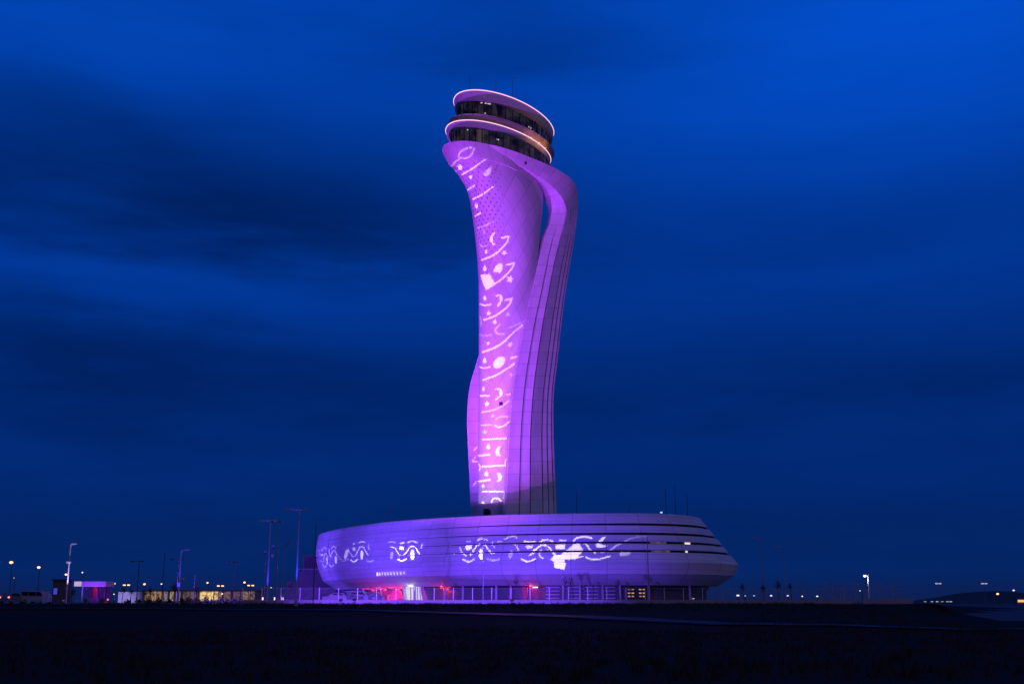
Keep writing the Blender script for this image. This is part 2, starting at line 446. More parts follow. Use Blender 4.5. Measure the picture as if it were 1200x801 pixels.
# --- the wrapping petal: collar band that turns down into the right hand fin
# stations: inner lower edge F, crease C, outer edge O  (pixel positions measured on the reference, given depth)
ST = [  # F(px,py,Y)              C(px,py,Y)              O(px,py,Y)
    ((552, 186.4, 189.2), (551, 184.9, 188.6), (546, 166.6, 186.2)),
    ((562, 186.4, 188.4), (562, 184.8, 187.4), (557, 167.0, 184.9)),
    ((571, 187.8, 188.4), (572, 186.2, 186.9), (570, 168.8, 184.6)),
    ((581, 190.0, 189.2), (584, 188.3, 187.0), (586, 172.0, 185.5)),
    ((594, 194.2, 190.6), (598, 191.4, 188.2), (605, 177.8, 187.9)),
    ((610, 202.0, 193.2), (615, 198.6, 190.4), (621.7, 184.6, 190.5)),
    ((622, 210.0, 195.6), (629, 207.0, 193.0), (638.6, 191.4, 193.2)),
    ((632, 218.5, 198.0), (641.5, 216.0, 195.4), (655.4, 199.8, 196.7)),
    ((639.5, 227.5, 199.6), (652, 225.5, 197.6), (668.5, 209.0, 200.2)),
    ((644.5, 237.0, 200.6), (660, 236.0, 199.0), (675.2, 219.5, 203.0)),
    ((646, 247, 200.9), (664.5, 248, 200.6), (677.3, 234, 205.2)),
    ((643, 262, 200.6), (661.5, 263, 200.8), (676, 257, 206)),
    ((636.5, 277, 199.8), (657, 280, 200.4), (673, 280, 206)),
    ((630.5, 308, 198.3), (649, 310, 199.3), (668, 310, 205.4)),
    ((623.8, 340, 196.6), (643, 341, 198), (663, 341, 204.7)),
    ((615, 375, 194.8), (636.5, 375, 196.7), (658.5, 375, 203.9)),
    ((606.3, 420, 193.3), (629.5, 420, 195.6), (653.7, 420, 203.0)),
    ((600.3, 460, 192.4), (624.5, 460, 194.9), (649, 462, 202.4)),
    ((596.2, 510, 191.8), (621, 510, 194.3), (648.8, 510, 202)),
    ((593.8, 560, 191.4), (620.5, 560, 193.9), (650.6, 560, 201.6)),
    ((592.2, 596, 191.2), (620.5, 596, 193.7), (652, 596, 201.4)),
    ((591, 640, 191.0), (620.5, 640, 193.5), (653.5, 640, 201.2)),
]
flat = smoothpts([sum((list(q) for q in s), []) for s in ST], 4)
FR = [0, .5, .84, 1.0]
rows = []; uvs = []; acc = 0.0; prevC = None
grooves_f = [.28, .5, .74, .85, .95]      # fractions across the outer face
nst = len(flat)
for i, r in enumerate(flat):
    Fp = atY(r[0], r[1], r[2]); Cp = atY(r[3], r[4], r[5]); Op = atY(r[6], r[7], r[8])
    if i > 30:                              # stay in front of the shaft where they overlap
        yb = body_front(Fp.x, Fp.z)
        if yb is not None and Fp.y > yb - .25 and r[0] < 631:
            Fp = atY(r[0], r[1], yb - .25)
    if prevC is not None: acc += (Cp - prevC).length
    prevC = Cp
    g = S((i - 40) / 22.0)                   # grooves fade in on the falling part
    # across polyline F -> C -> O with rounded crease (quadratic through C)
    def across(t):
        a = Fp.lerp(Cp, t); b = Cp.lerp(Op, t)
        if t < .5: lin = Fp.lerp(Cp, t * 2)
        else: lin = Cp.lerp(Op, t * 2 - 1)
        return lin.lerp(a.lerp(b, t), .45)
    nrm = (Cp - Fp).cross(Vector((0, 0, 1)) if i > 44 else (Cp - Fp).cross(Op - Cp))
    inward = Vector((-.25, 1.0, 0)).normalized()
    row = []; us = []
    last = 0.0
    def pt(t, d):
        row.append(tw(across(t) + inward * d)); us.append(t)
    ts = [0.0]
    pt(0.0, .24); pt(.022, 0.0)
    for q in grooves_f:
        for s_ in (.35, .7): pt(last + (q - .012 - last) * s_, (.12 - .34 * s_) * g)
        pt(q - .012, -.22 * g); pt(q - .010, .8 * g + .0); pt(q + .015, .8 * g + .0); pt(q + .018, .12 * g)
        last = q + .018
    for s_ in (.5, 1.0): pt(last + (1 - last) * s_, 0.0)
    # back side
    thick = 1.9
    bk = [(1.0, .55), (1.0, thick), (.5, thick + 1.2), (0.0, thick)]
    for t2, d in bk: row.append(tw(across(t2) + inward * d)); us.append(1.0 + d * .1)
    rows.append(row)
    uvs.append([(q * 7.0, acc) for q in us] + [(0, acc)])
mb = MB(); mb.loft(rows, closed=True, uv=uvs); mb.face(list(range(len(rows[0])))[::-1])
petal = mb.build("petal", M_fin, tower, smooth=True, autos=28)
petal['label'] = "ribbed petal that wraps the collar and falls down the right side"

# --- collar band round the flared head, left of where the petal takes over
LOW = [(500, 205), (520, 201), (528, 194), (538, 187.2), (550, 185), (562, 184.6), (574, 187.7), (584, 190.3), (594, 193.5), (606, 199), (660, 199)]
def body_pt(q, z, off):
    for (za, *pa), (zb, *pb) in zip(body_par, body_par[1:]):
        if z <= zb: break
    f = max(0, min(1, (z - za) / (zb - za))); cx, cy, a, b = [p + (r_ - p) * f for p, r_ in zip(pa, pb)]
    u, v = (a + off) * math.cos(q), (b + off) * math.sin(q)
    return Vector((cx + u * math.cos(PHI) - v * math.sin(PHI), cy + u * math.sin(PHI) + v * math.cos(PHI), z))
cols_ = []; uvs = []
for k in range(121):
    q = R(100 + k * 190 / 120)            # round the near-left nose of the head
    z = 78.0
    for st in range(90):
        p = body_pt(q, z, .3); px, py = proj(*p)
        if py >= interp(px, LOW) or z < 74.3: break
        z -= .05
    off = .30 * S(k / 8.0) * S((120 - k) / 30.0) - .02
    col = [body_pt(q, 78.06, off - .5), body_pt(q, 78.04, off)] + [body_pt(q, 78.0 + (z - 78.0) * t, off) for t in (.25, .5, .75, 1)] + [body_pt(q, z - .02, -.3)]
    cols_.append([tw(p) for p in col]); uvs.append([(j * .3, k * .24) for j in range(len(col) + 1)])
mb = MB(); mb.loft(cols_, uv=uvs); cb = mb.build("collar", M_fin, tower, smooth=True, autos=35)

# --- second petal peeking out at the lower left
L2 = [((566, 396, 199.5), (562.5, 396, 200.2)), ((566, 410, 199.5), (561.5, 410, 200.4)), ((566, 417.5, 199.5), (560, 417.5, 200.6)), ((566, 433, 199.3), (555.5, 433, 200.8)), ((566, 447, 199.2), (551.3, 447, 201)),
      ((566, 465, 199.1), (548.3, 465, 201)), ((566, 485, 199), (547, 485, 201)), ((566, 510, 199), (547.4, 510, 201)), ((566, 560, 198.9), (549.8, 560, 201)),
      ((566, 600, 198.8), (551.4, 600, 201)), ((566, 640, 198.8), (552.8, 640, 201))]
fl = smoothpts([list(a) + list(b) for a, b in L2], 4); rows = []; uvs = []
acc = 0; pv_ = None
for r in fl:
    A = atY(*r[:3]); B = atY(*r[3:6])
    if pv_: acc += (B - pv_).length
    pv_ = B
    row = [A, A.lerp(B, .5) + Vector((0, -.25, 0)), B + Vector((.28, -.05, 0)), B + Vector((.05, .12, 0)), B + Vector((.05, 1.6, 0)), A + Vector((0, 2.5, 0))]
    rows.append([tw(p) for p in row]); uvs.append([(q * 1.0, acc) for q in (0, 1, 2, 2.2, 4, 6, 7)])
mb = MB(); mb.loft(rows, closed=True, uv=uvs); mb.face(list(range(6))[::-1])
petal2 = mb.build("petal", M_fin, tower, smooth=True, autos=28); petal2['label'] = "slim petal bulging from the lower left side of the shaft"

# --- cab: glazing, rings, roof
NC = 128
E1 = (-1.25, 201.3, 13.8, 6.75, R(58)); E2 = (-2.2, 197.9, 13.6, 6.75, R(55.5)); G1 = (-1.9, 198.3, 12.9, 6.0, R(56.5)); G2 = (-1.2, 201.1, 12.7, 5.85, R(58))
def ring_rows(par, prof, n=NC):
    return [[tw(p) for p in ell(*par, z, n, inset=i)] for z, i in prof]
mb = MB(); mb.loft(ring_rows(G1, [(77.9, .0), (82.3, -.15)]), closed=True)
lg = mb.build("glazing", M_cab, tower, smooth=True, autos=40); lg['label'] = "dark glazing of the lower cab storey"
mb = MB(); mb.loft(ring_rows(G2, [(83.6, .55), (88.7, -.1)]), closed=True)
ug = mb.build("glazing", M_cab, tower, smooth=True, autos=40); ug['label'] = "dark outward leaning glazing of the upper cab storey"
def mullions(par, z0, i0, z1, i1, n, parent):
    A = ell(*par, z0, n, i0 - .04); B = ell(*par, z1, n, i1 - .04); m = MB()
    for p, q in zip(A, B): m.tube([tw(p), tw(q)], .085, 6)
    return m.build("mullion", M_frame, parent)
mullions(G1, 77.9, 0, 82.3, -.15, 44, lg); mullions(G2, 83.6, .55, 88.7, -.1, 40, ug)
# lower ring (balcony) and upper ring (roof fascia)
mb = MB(); mb.loft(ring_rows(E2, [(82.25, 1.4), (81.75, .75), (82.05, .22), (83.0, 0.0), (83.12, .12), (83.12, 3.0)]), closed=True)
r2 = mb.build("ring_fascia", M_white, tower, smooth=True, autos=35); r2['label'] = "lower ring fascia with lit edge"
mb = MB(); mb.loft(ring_rows(E1, [(88.65, 1.1), (88.15, .62), (88.5, .25), (90.0, 0.0), (90.15, .12), (90.15, 1.5), (90.5, 2.6)]), closed=True)
n0 = len(mb.v); mb.face(list(range(n0 - NC, n0)))
r1 = mb.build("roof_fascia", M_white, tower, smooth=True, autos=35); r1['label'] = "upper roof ring fascia with lit edge"
for par, z, pr in ((E2, 83.06, r2), (E1, 90.08, r1)):
    mb = MB(); mb.tube([tw(p) for p in ell(*par, z, NC, inset=-.04)], .075, 6, closed=True)
    mb.build("led_strip", M_led, pr)
# balcony parapet above the lower ring (warm lit at its right end)
PB = (E2[0] + .55, E2[1] + .7, 13.5, 6.7, E2[4])
mb = MB(); mb.loft(ring_rows(PB, [(83.14, .3), (84.5, -.28), (84.58, -.05), (84.5, .25), (83.14, .5)]), closed=True)
mb.build("parapet", pmat("parapet_bronze", (.42, .36, .34), .45, .0, noise=.2), tower, smooth=True, autos=35)
Q = ell(*PB, 83.35, 96, inset=-.55)
M_sod = emat("sodium_lamp", (1.0, .42, .12), 2.0)
spots = sorted([p for p in Q if 3.0 < p.x < 7.4 and p.y < 205], key=lambda p: p.y)
for k, p in enumerate(spots[1::3]):
    mb = MB(); mb.box(tw(p) + Vector((-.25, .25, -.2)), (.07, .07, .06)); mb.tube([tw(p) + Vector((-.25, .25, -.2)), tw(p) + Vector((-.5, .35, -.22))], .03, 5); mb.build("balcony_lamp", M_sod, tower)
    ld = bpy.data.lights.new("balcony_light", 'POINT'); ld.energy = 26 + 9 * k; ld.color = (1.0, .36, .10); ld.shadow_soft_size = .1
    lo = bpy.data.objects.new("balcony_light", ld); COL.objects.link(lo); lo.parent = tower; lo.location = tw(p) + Vector((.35, -.45, .0))
# small lit screens and lamps at the cab glazing
cabm = emat("cab_lights", (1.0, .85, .95), .6)
def on_glass(par, z, xs_, i, d, parent):
    E_ = ell(*par, z, 720, i)
    for X in xs_:
        p = min([p for p in E_ if abs(p.x - X) < .15], key=lambda p: p.y)
        mb = MB(); mb.box(tw(p), d); mb.build("screen", cabm, parent)
on_glass(G2, 88.0, (-4.6, -4.1, -3.8, -5.3), -.08, (.34, .12, .14), ug)
on_glass(G2, 86.2, (-4.7,), .2, (.22, .12, .22), ug)
on_glass(G2, 85.4, (-1.8, -1.1, -.1, .6), .30, (.18, .12, .18), ug)
on_glass(G2, 86.6, (3.2, 3.6), .15, (.16, .12, .24), ug)
on_glass(G1, 80.6, (-2.6, -2.3), -.12, (.2, .12, .18), lg)
on_glass(G1, 81.6, (-7.8,), -.15, (.18, .12, .16), lg)
# roof aerials
for px, y0, y1, Y, rr in [(550.5, 88, 108, 197, .05), (581.2, 95, 112, 197, .06), (600.5, 92, 118, 199, .06), (617, 106, 125, 201, .05), (606, 100, 118, 203, .04)]:
    p0 = atY(px, y1, Y); p1 = atY(px, y0, Y); p1.x = p0.x
    m = MB(); m.tube([tw(p0), tw(p0.lerp(p1, .6)), tw(p1)], [rr, rr, rr * .6], 6)
    if px == 600.5:
        m.tube([tw(p1), tw(p1 + Vector((.4, 0, .15))), tw(p1 + Vector((.75, 0, 0)))], .035, 5); m.box(tw(p1 + Vector((.75, 0, -.05))), (.25, .15, .12))
    m.build("antenna", M_steel, tower)
# hatch, dark vent and roof level door on the shaft
def stick_on(px, py, w, h, mat, name, proud=.06):
    # find the hit on the tower along the sight line, set a small box flush on the facade
    o = Vector((0, 0, CAMH)); d = Vector(ray(px, py)).normalized()
    hit, nrm, _, _ = TOWER_BVH.ray_cast(o, d)
    if hit is None: return
    q = nrm.to_track_quat('Z', 'Y').to_matrix().to_4x4(); q.translation = hit - TB
    m = MB(); m.box((0, 0, 0), (w, h, proud * 2), q); return m.build(name, mat, tower)
dg = bpy.context.evaluated_depsgraph_get()
def bvh_of(objs, off):
    V = []; F_ = []
    for o in objs:
        n = len(V); V += [Vector(v.co) + off for v in o.data.vertices]; F_ += [[n + i for i in p.vertices] for p in o.data.polygons]
    return BVHTree.FromPolygons(V, F_)
TOWER_BVH = bvh_of([shaft, petal, petal2], TB)
stick_on(587, 472.8, .62, .62, M_frame, "vent_cover"); stick_on(616, 191, .45, .45, M_frame, "vent_cover")
stick_on(570, 601.5, 1.1, 1.6, M_frame, "roof_door"); stick_on(573.6, 601.5, .45, 1.2, M_frame, "roof_door")

# ------------------------------------------------------------------ oval base building
# plan control points of the roof edge (x, y, belly offset, slot gap half height)
PLAN = [(28.2, 177, 5.2, .17), (27, 171, 5.2, .17), (24.2, 167, 5.0, .17), (19.3, 164.4, 4.6, .17), (12, 164, 4.2, .14), (2.4, 165.6, 3.6, .105), (-5, 168.9, 3.0, .065), (-12.8, 174.9, 2.2, .03),
        (-20.1, 182.4, 1.5, .015), (-28.0, 196, .6, .012), (-33.4, 208, .0, .012), (-36.4, 220, -.5, .012), (-35.5, 234, -.4, .012), (-28, 246, .5, .012), (-14, 250, 1.5, .03), (2, 240, 2.5, .1),
        (15, 222, 3.5, .15), (24, 200, 4.6, .17)]
def closed_cr(P, n):
    P = [np.array(p, float) for p in P]; m = len(P); o = []
    for i in range(m):
        a, b, c, d = P[i - 1], P[i], P[(i + 1) % m], P[(i + 2) % m]
        for k in range(n):
            t = k / n
            o.append(.5 * ((2 * b) + (-a + c) * t + (2 * a - 5 * b + 4 * c - d) * t * t + (-a + 3 * b - 3 * c + d) * t ** 3))
    return o
raw = closed_cr(PLAN, 24)
seg = [0.0]
for i in range(len(raw)): seg.append(seg[-1] + np.linalg.norm(raw[(i + 1) % len(raw)][:2] - raw[i][:2]))
total = seg[-1]; NP = 300; plan = []
for k in range(NP):
    s_ = total * k / NP; i = int(np.searchsorted(seg, s_, side='right') - 1); f = (s_ - seg[i]) / (seg[i + 1] - seg[i])
    plan.append(raw[i] * (1 - f) + raw[(i + 1) % len(raw)] * f)
plan = np.array(plan)
tan = np.roll(plan[:, :2], -1, 0) - np.roll(plan[:, :2], 1, 0); tan /= np.linalg.norm(tan, axis=1)[:, None]
nor = np.stack([tan[:, 1], -tan[:, 0]], 1)
cen = plan[:, :2].mean(0)
if ((plan[:, :2] - cen) * nor).sum() < 0: nor = -nor
ZT, ZR, ZB, ZC, ZG = 14.0, 13.72, 7.0, 5.45, 4.0
BB = Vector((0, 205, 1.5))
base = thing("base_building", "low oval white building with overhanging belly at the foot of the tower, lit violet", "building", BB)
def bp(i, z, off): 
    i %= NP
    p = plan[i, :2] + nor[i] * off
    return Vector((p[0], p[1], z)) - BB
def woff(i, z):      # outward offset of the skin at height z
    i %= NP; ob = plan[i, 2]
    if z >= ZB:
        t = (ZR - z) / (ZR - ZB); t = max(0, t)
        bul = math.sin(math.pi * min(1, t)) * .55 * S((1.5 - ob) / 2)   # rounder on the left
        return ob * t + bul
    if z >= ZC: return ob - .75 * (ZB - z) / (ZB - ZC)
    return ob - .75 - 2.4 * (ZC - z) / (ZC - ZG)
ulen = [total * i / NP for i in range(NP + 1)]
SLOT = [12.35, 11.0, 9.75, 8.55]
def band(z_top, z_bot, gt, gb, label):
    """one cladding band; gt/gb: multiply slot half gap at its top/bottom edge"""
    r = []; u = []
    for part in ('ti', 't', 'm1', 'm2', 'b', 'bi'):
        row = []; uv = []
        for i in range(NP):
            g = plan[i, 3]; a = z_top - g * gt; c = z_bot + g * gb
            z = {'ti': a, 't': a, 'm1': a + (c - a) / 3, 'm2': a + (c - a) * 2 / 3, 'b': c, 'bi': c}[part]
            off = woff(i, z) - (.45 if part in ('ti', 'bi') else 0)
            row.append(bp(i, z, off)); uv.append((ulen[i], z))
        uv.append((ulen[NP], uv[0][1])); r.append(row); u.append(uv)
    m = MB(); m.loft(r, closed=True, uv=u); o = m.build("cladding_band", M_clad, base, smooth=True, autos=30); o['label'] = label; return o
bands = []
zz_ = [ZR] + SLOT + [ZB]
names = ["uppermost cladding band", "second cladding band from the top", "third cladding band from the top", "fourth cladding band from the top", "deep cladding band above the belly edge"]
for k in range(5): bands.append(band(zz_[k], zz_[k + 1], 0 if k == 0 else 1, 0 if k == 4 else 1, names[k]))
# roof edge + roof
r = [[bp(i, z, o) for i in range(NP)] for z, o in ((ZR + .012, 0.0), (ZR + .16, -.10), (ZT, -.42), (ZT, -1.0), (ZT - .35, -1.3))]
u = [[(ulen[i], q) for i in range(NP + 1)] for q in (13.7, 13.8, 13.9, 14.0, 14.1)]
mb = MB(); mb.loft(r, closed=True, uv=u); mb.face([mb.vert(p) for p in r[-1]])
roof = mb.build("roof", M_clad, base, smooth=True, autos=35)
# belly
r = []; u = []
for z in (ZB - .02, ZB - .8, ZC, ZC - .02, ZC - .7, ZG):
    r.append([bp(i, z, woff(i, z)) for i in range(NP)]); u.append([(ulen[i], z) for i in range(NP + 1)])
r.append([bp(i, ZG, woff(i, ZG) - 5.0) for i in range(NP)]); u.append([(ulen[i], ZG - 5) for i in range(NP + 1)])
mb = MB(); mb.loft(r, closed=True, uv=u); belly = mb.build("belly", M_clad, base, smooth=True, autos=25)
# glazing behind the slots
mb = MB(); mb.loft([[bp(i, z, woff(i, z) - .40) for i in range(NP)] for z in (13.2, 10.5, 7.6)], closed=True)
mb.build("slot_glazing", M_glass, base, smooth=True)
def station_px(px, z, offfn=woff):
    best = None
    for i in range(NP):
        o_ = offfn(i, z); p = plan[i, :2] + nor[i] * o_
        x, y = proj(p[0], p[1], z)
        if nor[i][1] < .25:
            e_ = abs(x - px)
            if best is None or e_ < best[0]: best = (e_, i)
    return best[1]
M_winlit = emat("lit_window_warm", (1.0, .80, .66), .95); M_windim = emat("lit_window_dim", (.9, .62, .62), .12, dark=1)
for px, w, sl, mt in [(808, 1.0, 2, M_winlit), (801, .5, 3, M_winlit), (806, .35, 3, M_winlit), (812, .7, 3, M_winlit), (797, .3, 3, M_windim), (775, 2.8, 3, M_windim), (770, 2.4, 2, M_windim), (832, 1.6, 2, M_windim), (838, 2.0, 3, M_windim), (850, 1.2, 3, M_windim)]:
    z = SLOT[sl]; i = station_px(px, z); p = bp(i, z, woff(i, z) - .32); T_ = Vector((tan[i][0], tan[i][1], 0)); Nn = Vector((nor[i][0], nor[i][1], 0))
    M_ = Matrix((( T_.x, Nn.x, 0, p.x), (T_.y, Nn.y, 0, p.y), (0, 0, 1, p.z), (0, 0, 0, 1)))
    m = MB(); m.box((0, 0, 0), (w, .06, .26), M_); m.build("lit_window", mt, base)
# ground floor: recessed wall, columns, plinth
GW = lambda i: woff(i, ZG) - 1.7
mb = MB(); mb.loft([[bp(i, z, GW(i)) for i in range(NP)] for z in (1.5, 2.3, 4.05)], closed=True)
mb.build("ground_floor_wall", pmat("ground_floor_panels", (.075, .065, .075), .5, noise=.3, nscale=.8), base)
def frame_at(i, off, z):
    p = bp(i, z, off); T_ = Vector((tan[i % NP][0], tan[i % NP][1], 0)); Nn = Vector((nor[i % NP][0], nor[i % NP][1], 0))
    if T_.x < 0: T_ = -T_
    return Matrix(((T_.x, Nn.x, 0, p.x), (T_.y, Nn.y, 0, p.y), (0, 0, 1, p.z), (0, 0, 0, 1)))
pxs_col = [405, 425, 448, 520, 541, 580, 601, 660, 682, 704, 726, 762, 785, 808]
for px in pxs_col:
    i = station_px(px, 2.5, lambda i, z: GW(i) + .9); m = MB(); m.tube([(frame_at(i, GW(i) + .9, z) @ Vector((0, 0, 0))) for z in (1.5, 4.03)], .16, 10); m.build("column", M_paleSteel, base)
mb = MB(); mb.loft([[bp(i, z, GW(i) + o) for i in range(NP)] for z, o in ((3.97, .1), (3.96, .42), (3.5, .42), (3.49, .02))], closed=True); mb.build("recess_shade_band", M_frame, base, smooth=True, autos=30)  # dark ring put in for the shade of the ground floor recess
# entrance: slanted white lit portal
ie = station_px(489, 2.5, lambda i, z: GW(i) + .6)
Me = frame_at(ie, GW(ie) + .6, 1.5)
M_ent = emat("entrance_glow", (1.0, .93, .86), .75)
def slab(poly, mat, name, parent, t0=-.04, t1=.04, MM=None):
    m = MB(); m.prism(poly, 'y', t0, t1); m.v = [tuple((MM or Me) @ Vector(p)) for p in m.v]; return m.build(name, mat, parent)
ent = slab([(-1.75, 0), (-2.35, 2.5), (1.3, 2.5), (2.35, 0)], M_ent, "entrance", base, -.05, .05)
for a, c in ((-1.05, -1.15), (-.35, -.42), (.05, 0.0), (.55, .45), (1.25, .85)):
    slab([(a - .06, 0), (c - .06, 2.5), (c + .06, 2.5), (a + .06, 0)], M_frame, "mullion", ent, .06, .12)
slab([(-.34, 0), (-.34, 2.0), (.04, 2.0), (.04, 0)], M_frame, "door_leaf", ent, .053, .058)
slab([(-1.78, 0), (-2.4, 2.52), (-2.62, 2.52), (-2.0, 0)], M_white, "portal_frame", ent, -.2, .6)
slab([(2.38, 0), (1.32, 2.52), (1.55, 2.52), (2.62, 0)], M_white, "portal_frame", ent, -.2, .6)
def light(name, kind, loc, power, col, parent=None, **k):
    ld = bpy.data.lights.new(name, kind); ld.energy = power; ld.color = col
    for a, b in k.items(): setattr(ld, a, b)
    lo = bpy.data.objects.new(name, ld); COL.objects.link(lo)
    if parent: lo.parent = parent
    lo.location = loc; return lo
light("entrance_light", 'POINT', Me @ Vector((0, 1.2, 2.2)), 40, (1.0, .9, .85), base, shadow_soft_size=.3)
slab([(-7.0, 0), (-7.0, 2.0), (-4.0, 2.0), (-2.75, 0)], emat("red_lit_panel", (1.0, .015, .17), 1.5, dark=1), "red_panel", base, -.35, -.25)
for px, pw in ((430, 90), (445, 260), (458, 280), (469, 260), (519, 200), (621, 140)):
    i = station_px(px, 3.6, lambda i, z: GW(i) + .9); Mf = frame_at(i, GW(i) + .9, 3.86)
    m = MB(); m.tube([Mf @ Vector((0, 0, .12)), Mf @ Vector((0, 0, 0))], .16, 10); m.build("red_downlight", M_redlamp, base)
    light("red_light", 'POINT', Mf @ Vector((0, .2, -.3)), pw, (1.0, .04, .10), base, shadow_soft_size=.15)
M_rglow = emat("soffit_glow_red", (1.0, .02, .05), .9, dark=1)  # glowing tubes put in for the red light falling on the soffit
for p0, p1 in ((424, 437), (438, 451), (452, 464), (465, 475), (515, 526)):
    a_ = station_px(p0, 3.9, lambda i, z: GW(i) + 1.2); b_ = station_px(p1, 3.9, lambda i, z: GW(i) + 1.2)
    m = MB(); m.tube([bp(i, 3.88, GW(i) + 1.1) for i in range(min(a_, b_), max(a_, b_) + 1)], .09, 6); m.build("red_soffit_glow", M_rglow, base)
for px in (617.5, 625):
    i = station_px(px, 2.5, lambda i, z: GW(i) + 1.1); Mf = frame_at(i, GW(i) + 1.1, 1.5)
    slab([(-.36, .0), (-.36, 2.3), (.36, 2.3), (.36, .0)], M_red, "red_banner", base, -.05, .05, Mf)
i = station_px(626, 3.9, lambda i, z: GW(i) + 1.3); Mf = frame_at(i, GW(i) + 1.3, 3.75); m = MB(); m.box((0, 0, 0), (.7, .25, .16), Mf); m.build("white_light", M_lampw, base)
# louvred bays and amber office windows on the right of the ground floor
for px in (650, 671, 693, 716):
    i = station_px(px, 2.5, lambda i, z: GW(i) + .5); Mf = frame_at(i, GW(i) + .4, 1.5); m = MB()
    for h in (.75, 1.25, 1.75, 2.25): m.box((0, 0, h), (1.9, .16, .10), Mf)
    m.build("louvre_bay", M_white, base)
M_amber = emat("amber_window", (1.0, .55, .22), .9, dark=1)
for px in (736.5, 752):
    i = station_px(px, 2.5, lambda i, z: GW(i) + .5); Mf = frame_at(i, GW(i) + .3, 1.5); m = MB(); m.box((0, 0, 1.45), (1.15, .1, 1.5), Mf)
    w_ = m.build("office_window", M_glass, base)
    for a in (-.27, .27):
        for h in (1.0, 1.45, 1.95): m = MB(); m.box((a, .07, h), (.34, .04, .16), Mf); m.build("pane", M_amber, w_)
for px, z in ((806, 3.7), (811, 3.7), (816, 3.75), (821, 3.72), (809, 3.2), (815, 3.2), (811, 2.7), (817, 2.7), (808, 2.2), (813, 2.2)):
    i = station_px(px, z, lambda i, z: GW(i) + .2); Mf = frame_at(i, GW(i) + .2, z); m = MB(); m.box((0, 0, 0), (.38, .12, .09), Mf); m.build("wall_lamp", M_lampdim, base)
# lit lettering over the entrance (small channel letters, four words and an emblem)
iS = station_px(459, 6.0); 
def letters():
    m = MB(); z0 = 5.95; 
    words = [(444.4, 453.4, 8), (454.0, 459.2, 5), (460.4, 467.2, 6), (467.9, 473.8, 6)]
    rr = random.Random(3)
    def letter_box(px, zc, w, h):
        i = station_px(px, zc); Mf = frame_at(i, woff(i, zc) + .10, zc)
        m.box((0, 0, 0), (w, .08, h), Mf)
    letter_box(441.8, z0, .40, .55)
    for a, b_, n in words:
        st = (b_ - a) / n
        for k in range(n):
            px = a + (k + .5) * st; w = st * .126
            kind = rr.choice(('bars', 'left', 'cross', 'top'))
            letter_box(px - st * .26, z0, w * .24, .42)
            if kind in ('bars', 'top'): letter_box(px + st * .22, z0, w * .24, .42)
            if kind in ('left', 'cross'): letter_box(px, z0 - .17, w * .72, .09)
            if kind in ('top', 'cross', 'left'): letter_box(px, z0 + .17, w * .72, .09)
            letter_box(px, z0, w * .6, .08)
    return m.build("sign_lettering", emat("sign_glow", (1.0, .80, .95), 1.0), base)
letters()
# roof furniture
for px, y0, Y in ((455, 588, 190), (676, 574, 185), (738, 592, 180), (781, 570, 182), (792, 566, 186), (806, 578, 181)):
    p0 = atY(px, 612, Y); p1 = atY(px, y0, Y); p0.z = 13.6; p1.x = p0.x; m = MB(); m.tube([p0 - BB, p1 - BB], [.07, .03], 6); m.build("roof_aerial", M_darksteel, base)
m = MB(); m.box(atY(775, 600, 168) - BB, (.3, .2, .2)); m.build("roof_lamp", M_lampdim, base)
BASE_BVH = bvh_of(bands + [belly, roof], BB)

# ------------------------------------------------------------------ pattern projectors (steel stencils in front of small bright lamps)
SS = 4          # samples per reference pixel in the stencil artwork
class Art:
    def __init__(s, x0, y0, x1, y1):
        s.b = (x0, y0, x1, y1); s.w = int((x1 - x0) * SS); s.h = int((y1 - y0) * SS); s.a = np.zeros((s.h, s.w), np.float32)
        s.X, s.Y = np.meshgrid(x0 + (np.arange(s.w) + .5) / SS, y0 + (np.arange(s.h) + .5) / SS)
    def stroke(s, pts, w, v=1.0):
        w = w * .78
        P = [np.array(p) for p in (smoothpts(pts, 5) if len(pts) > 2 else [np.array(p, float) for p in pts])]
        for a, b in zip(P, P[1:]):
            d = b - a; L = max(1e-6, d @ d)
            t = np.clip(((s.X - a[0]) * d[0] + (s.Y - a[1]) * d[1]) / L, 0, 1)
            q = (s.X - a[0] - t * d[0]) ** 2 + (s.Y - a[1] - t * d[1]) ** 2
            s.a = np.where(q < (w / 2) ** 2, np.maximum(s.a, v), s.a)
    def ell(s, x, y, rx, ry, rot=0.0, v=1.0):
        c, n = math.cos(R(rot)), math.sin(R(rot)); U = (s.X - x) * c + (s.Y - y) * n; V = -(s.X - x) * n + (s.Y - y) * c
        s.a = np.where((U / rx) ** 2 + (V / ry) ** 2 < 1, np.maximum(s.a, v), s.a)
    def poly(s, P, v=1.0):
        ins = np.zeros(s.a.shape, bool); n = len(P)
        for i in range(n):
            x1, y1 = P[i]; x2, y2 = P[(i + 1) % n]
            if y1 == y2: continue
            c = ((y1 > s.Y) != (y2 > s.Y)) & (s.X < (x2 - x1) * (s.Y - y1) / (y2 - y1) + x1); ins ^= c
        s.a = np.where(ins, np.maximum(s.a, v), s.a)
    def star(s, x, y, r, rot=-90, v=1.0):
        s.poly([(x + (r if k % 2 == 0 else r * .42) * math.cos(R(rot + 36 * k)), y + (r if k % 2 == 0 else r * .42) * math.sin(R(rot + 36 * k))) for k in range(10)], v)
    def drop(s, x, y, rx, ry, v=1.0): s.poly([(x, y - ry), (x + rx * .7, y - ry * .2), (x + rx, y + ry * .4), (x, y + ry), (x - rx, y + ry * .4), (x - rx * .7, y - ry * .2)], v)
    def get(s, x, y):
        i = int((x - s.b[0]) * SS); j = int((y - s.b[1]) * SS)
        return s.a[j, i] if 0 <= i < s.w and 0 <= j < s.h else 0.0
A = Art(515, 160, 640, 612)
h_ = .5
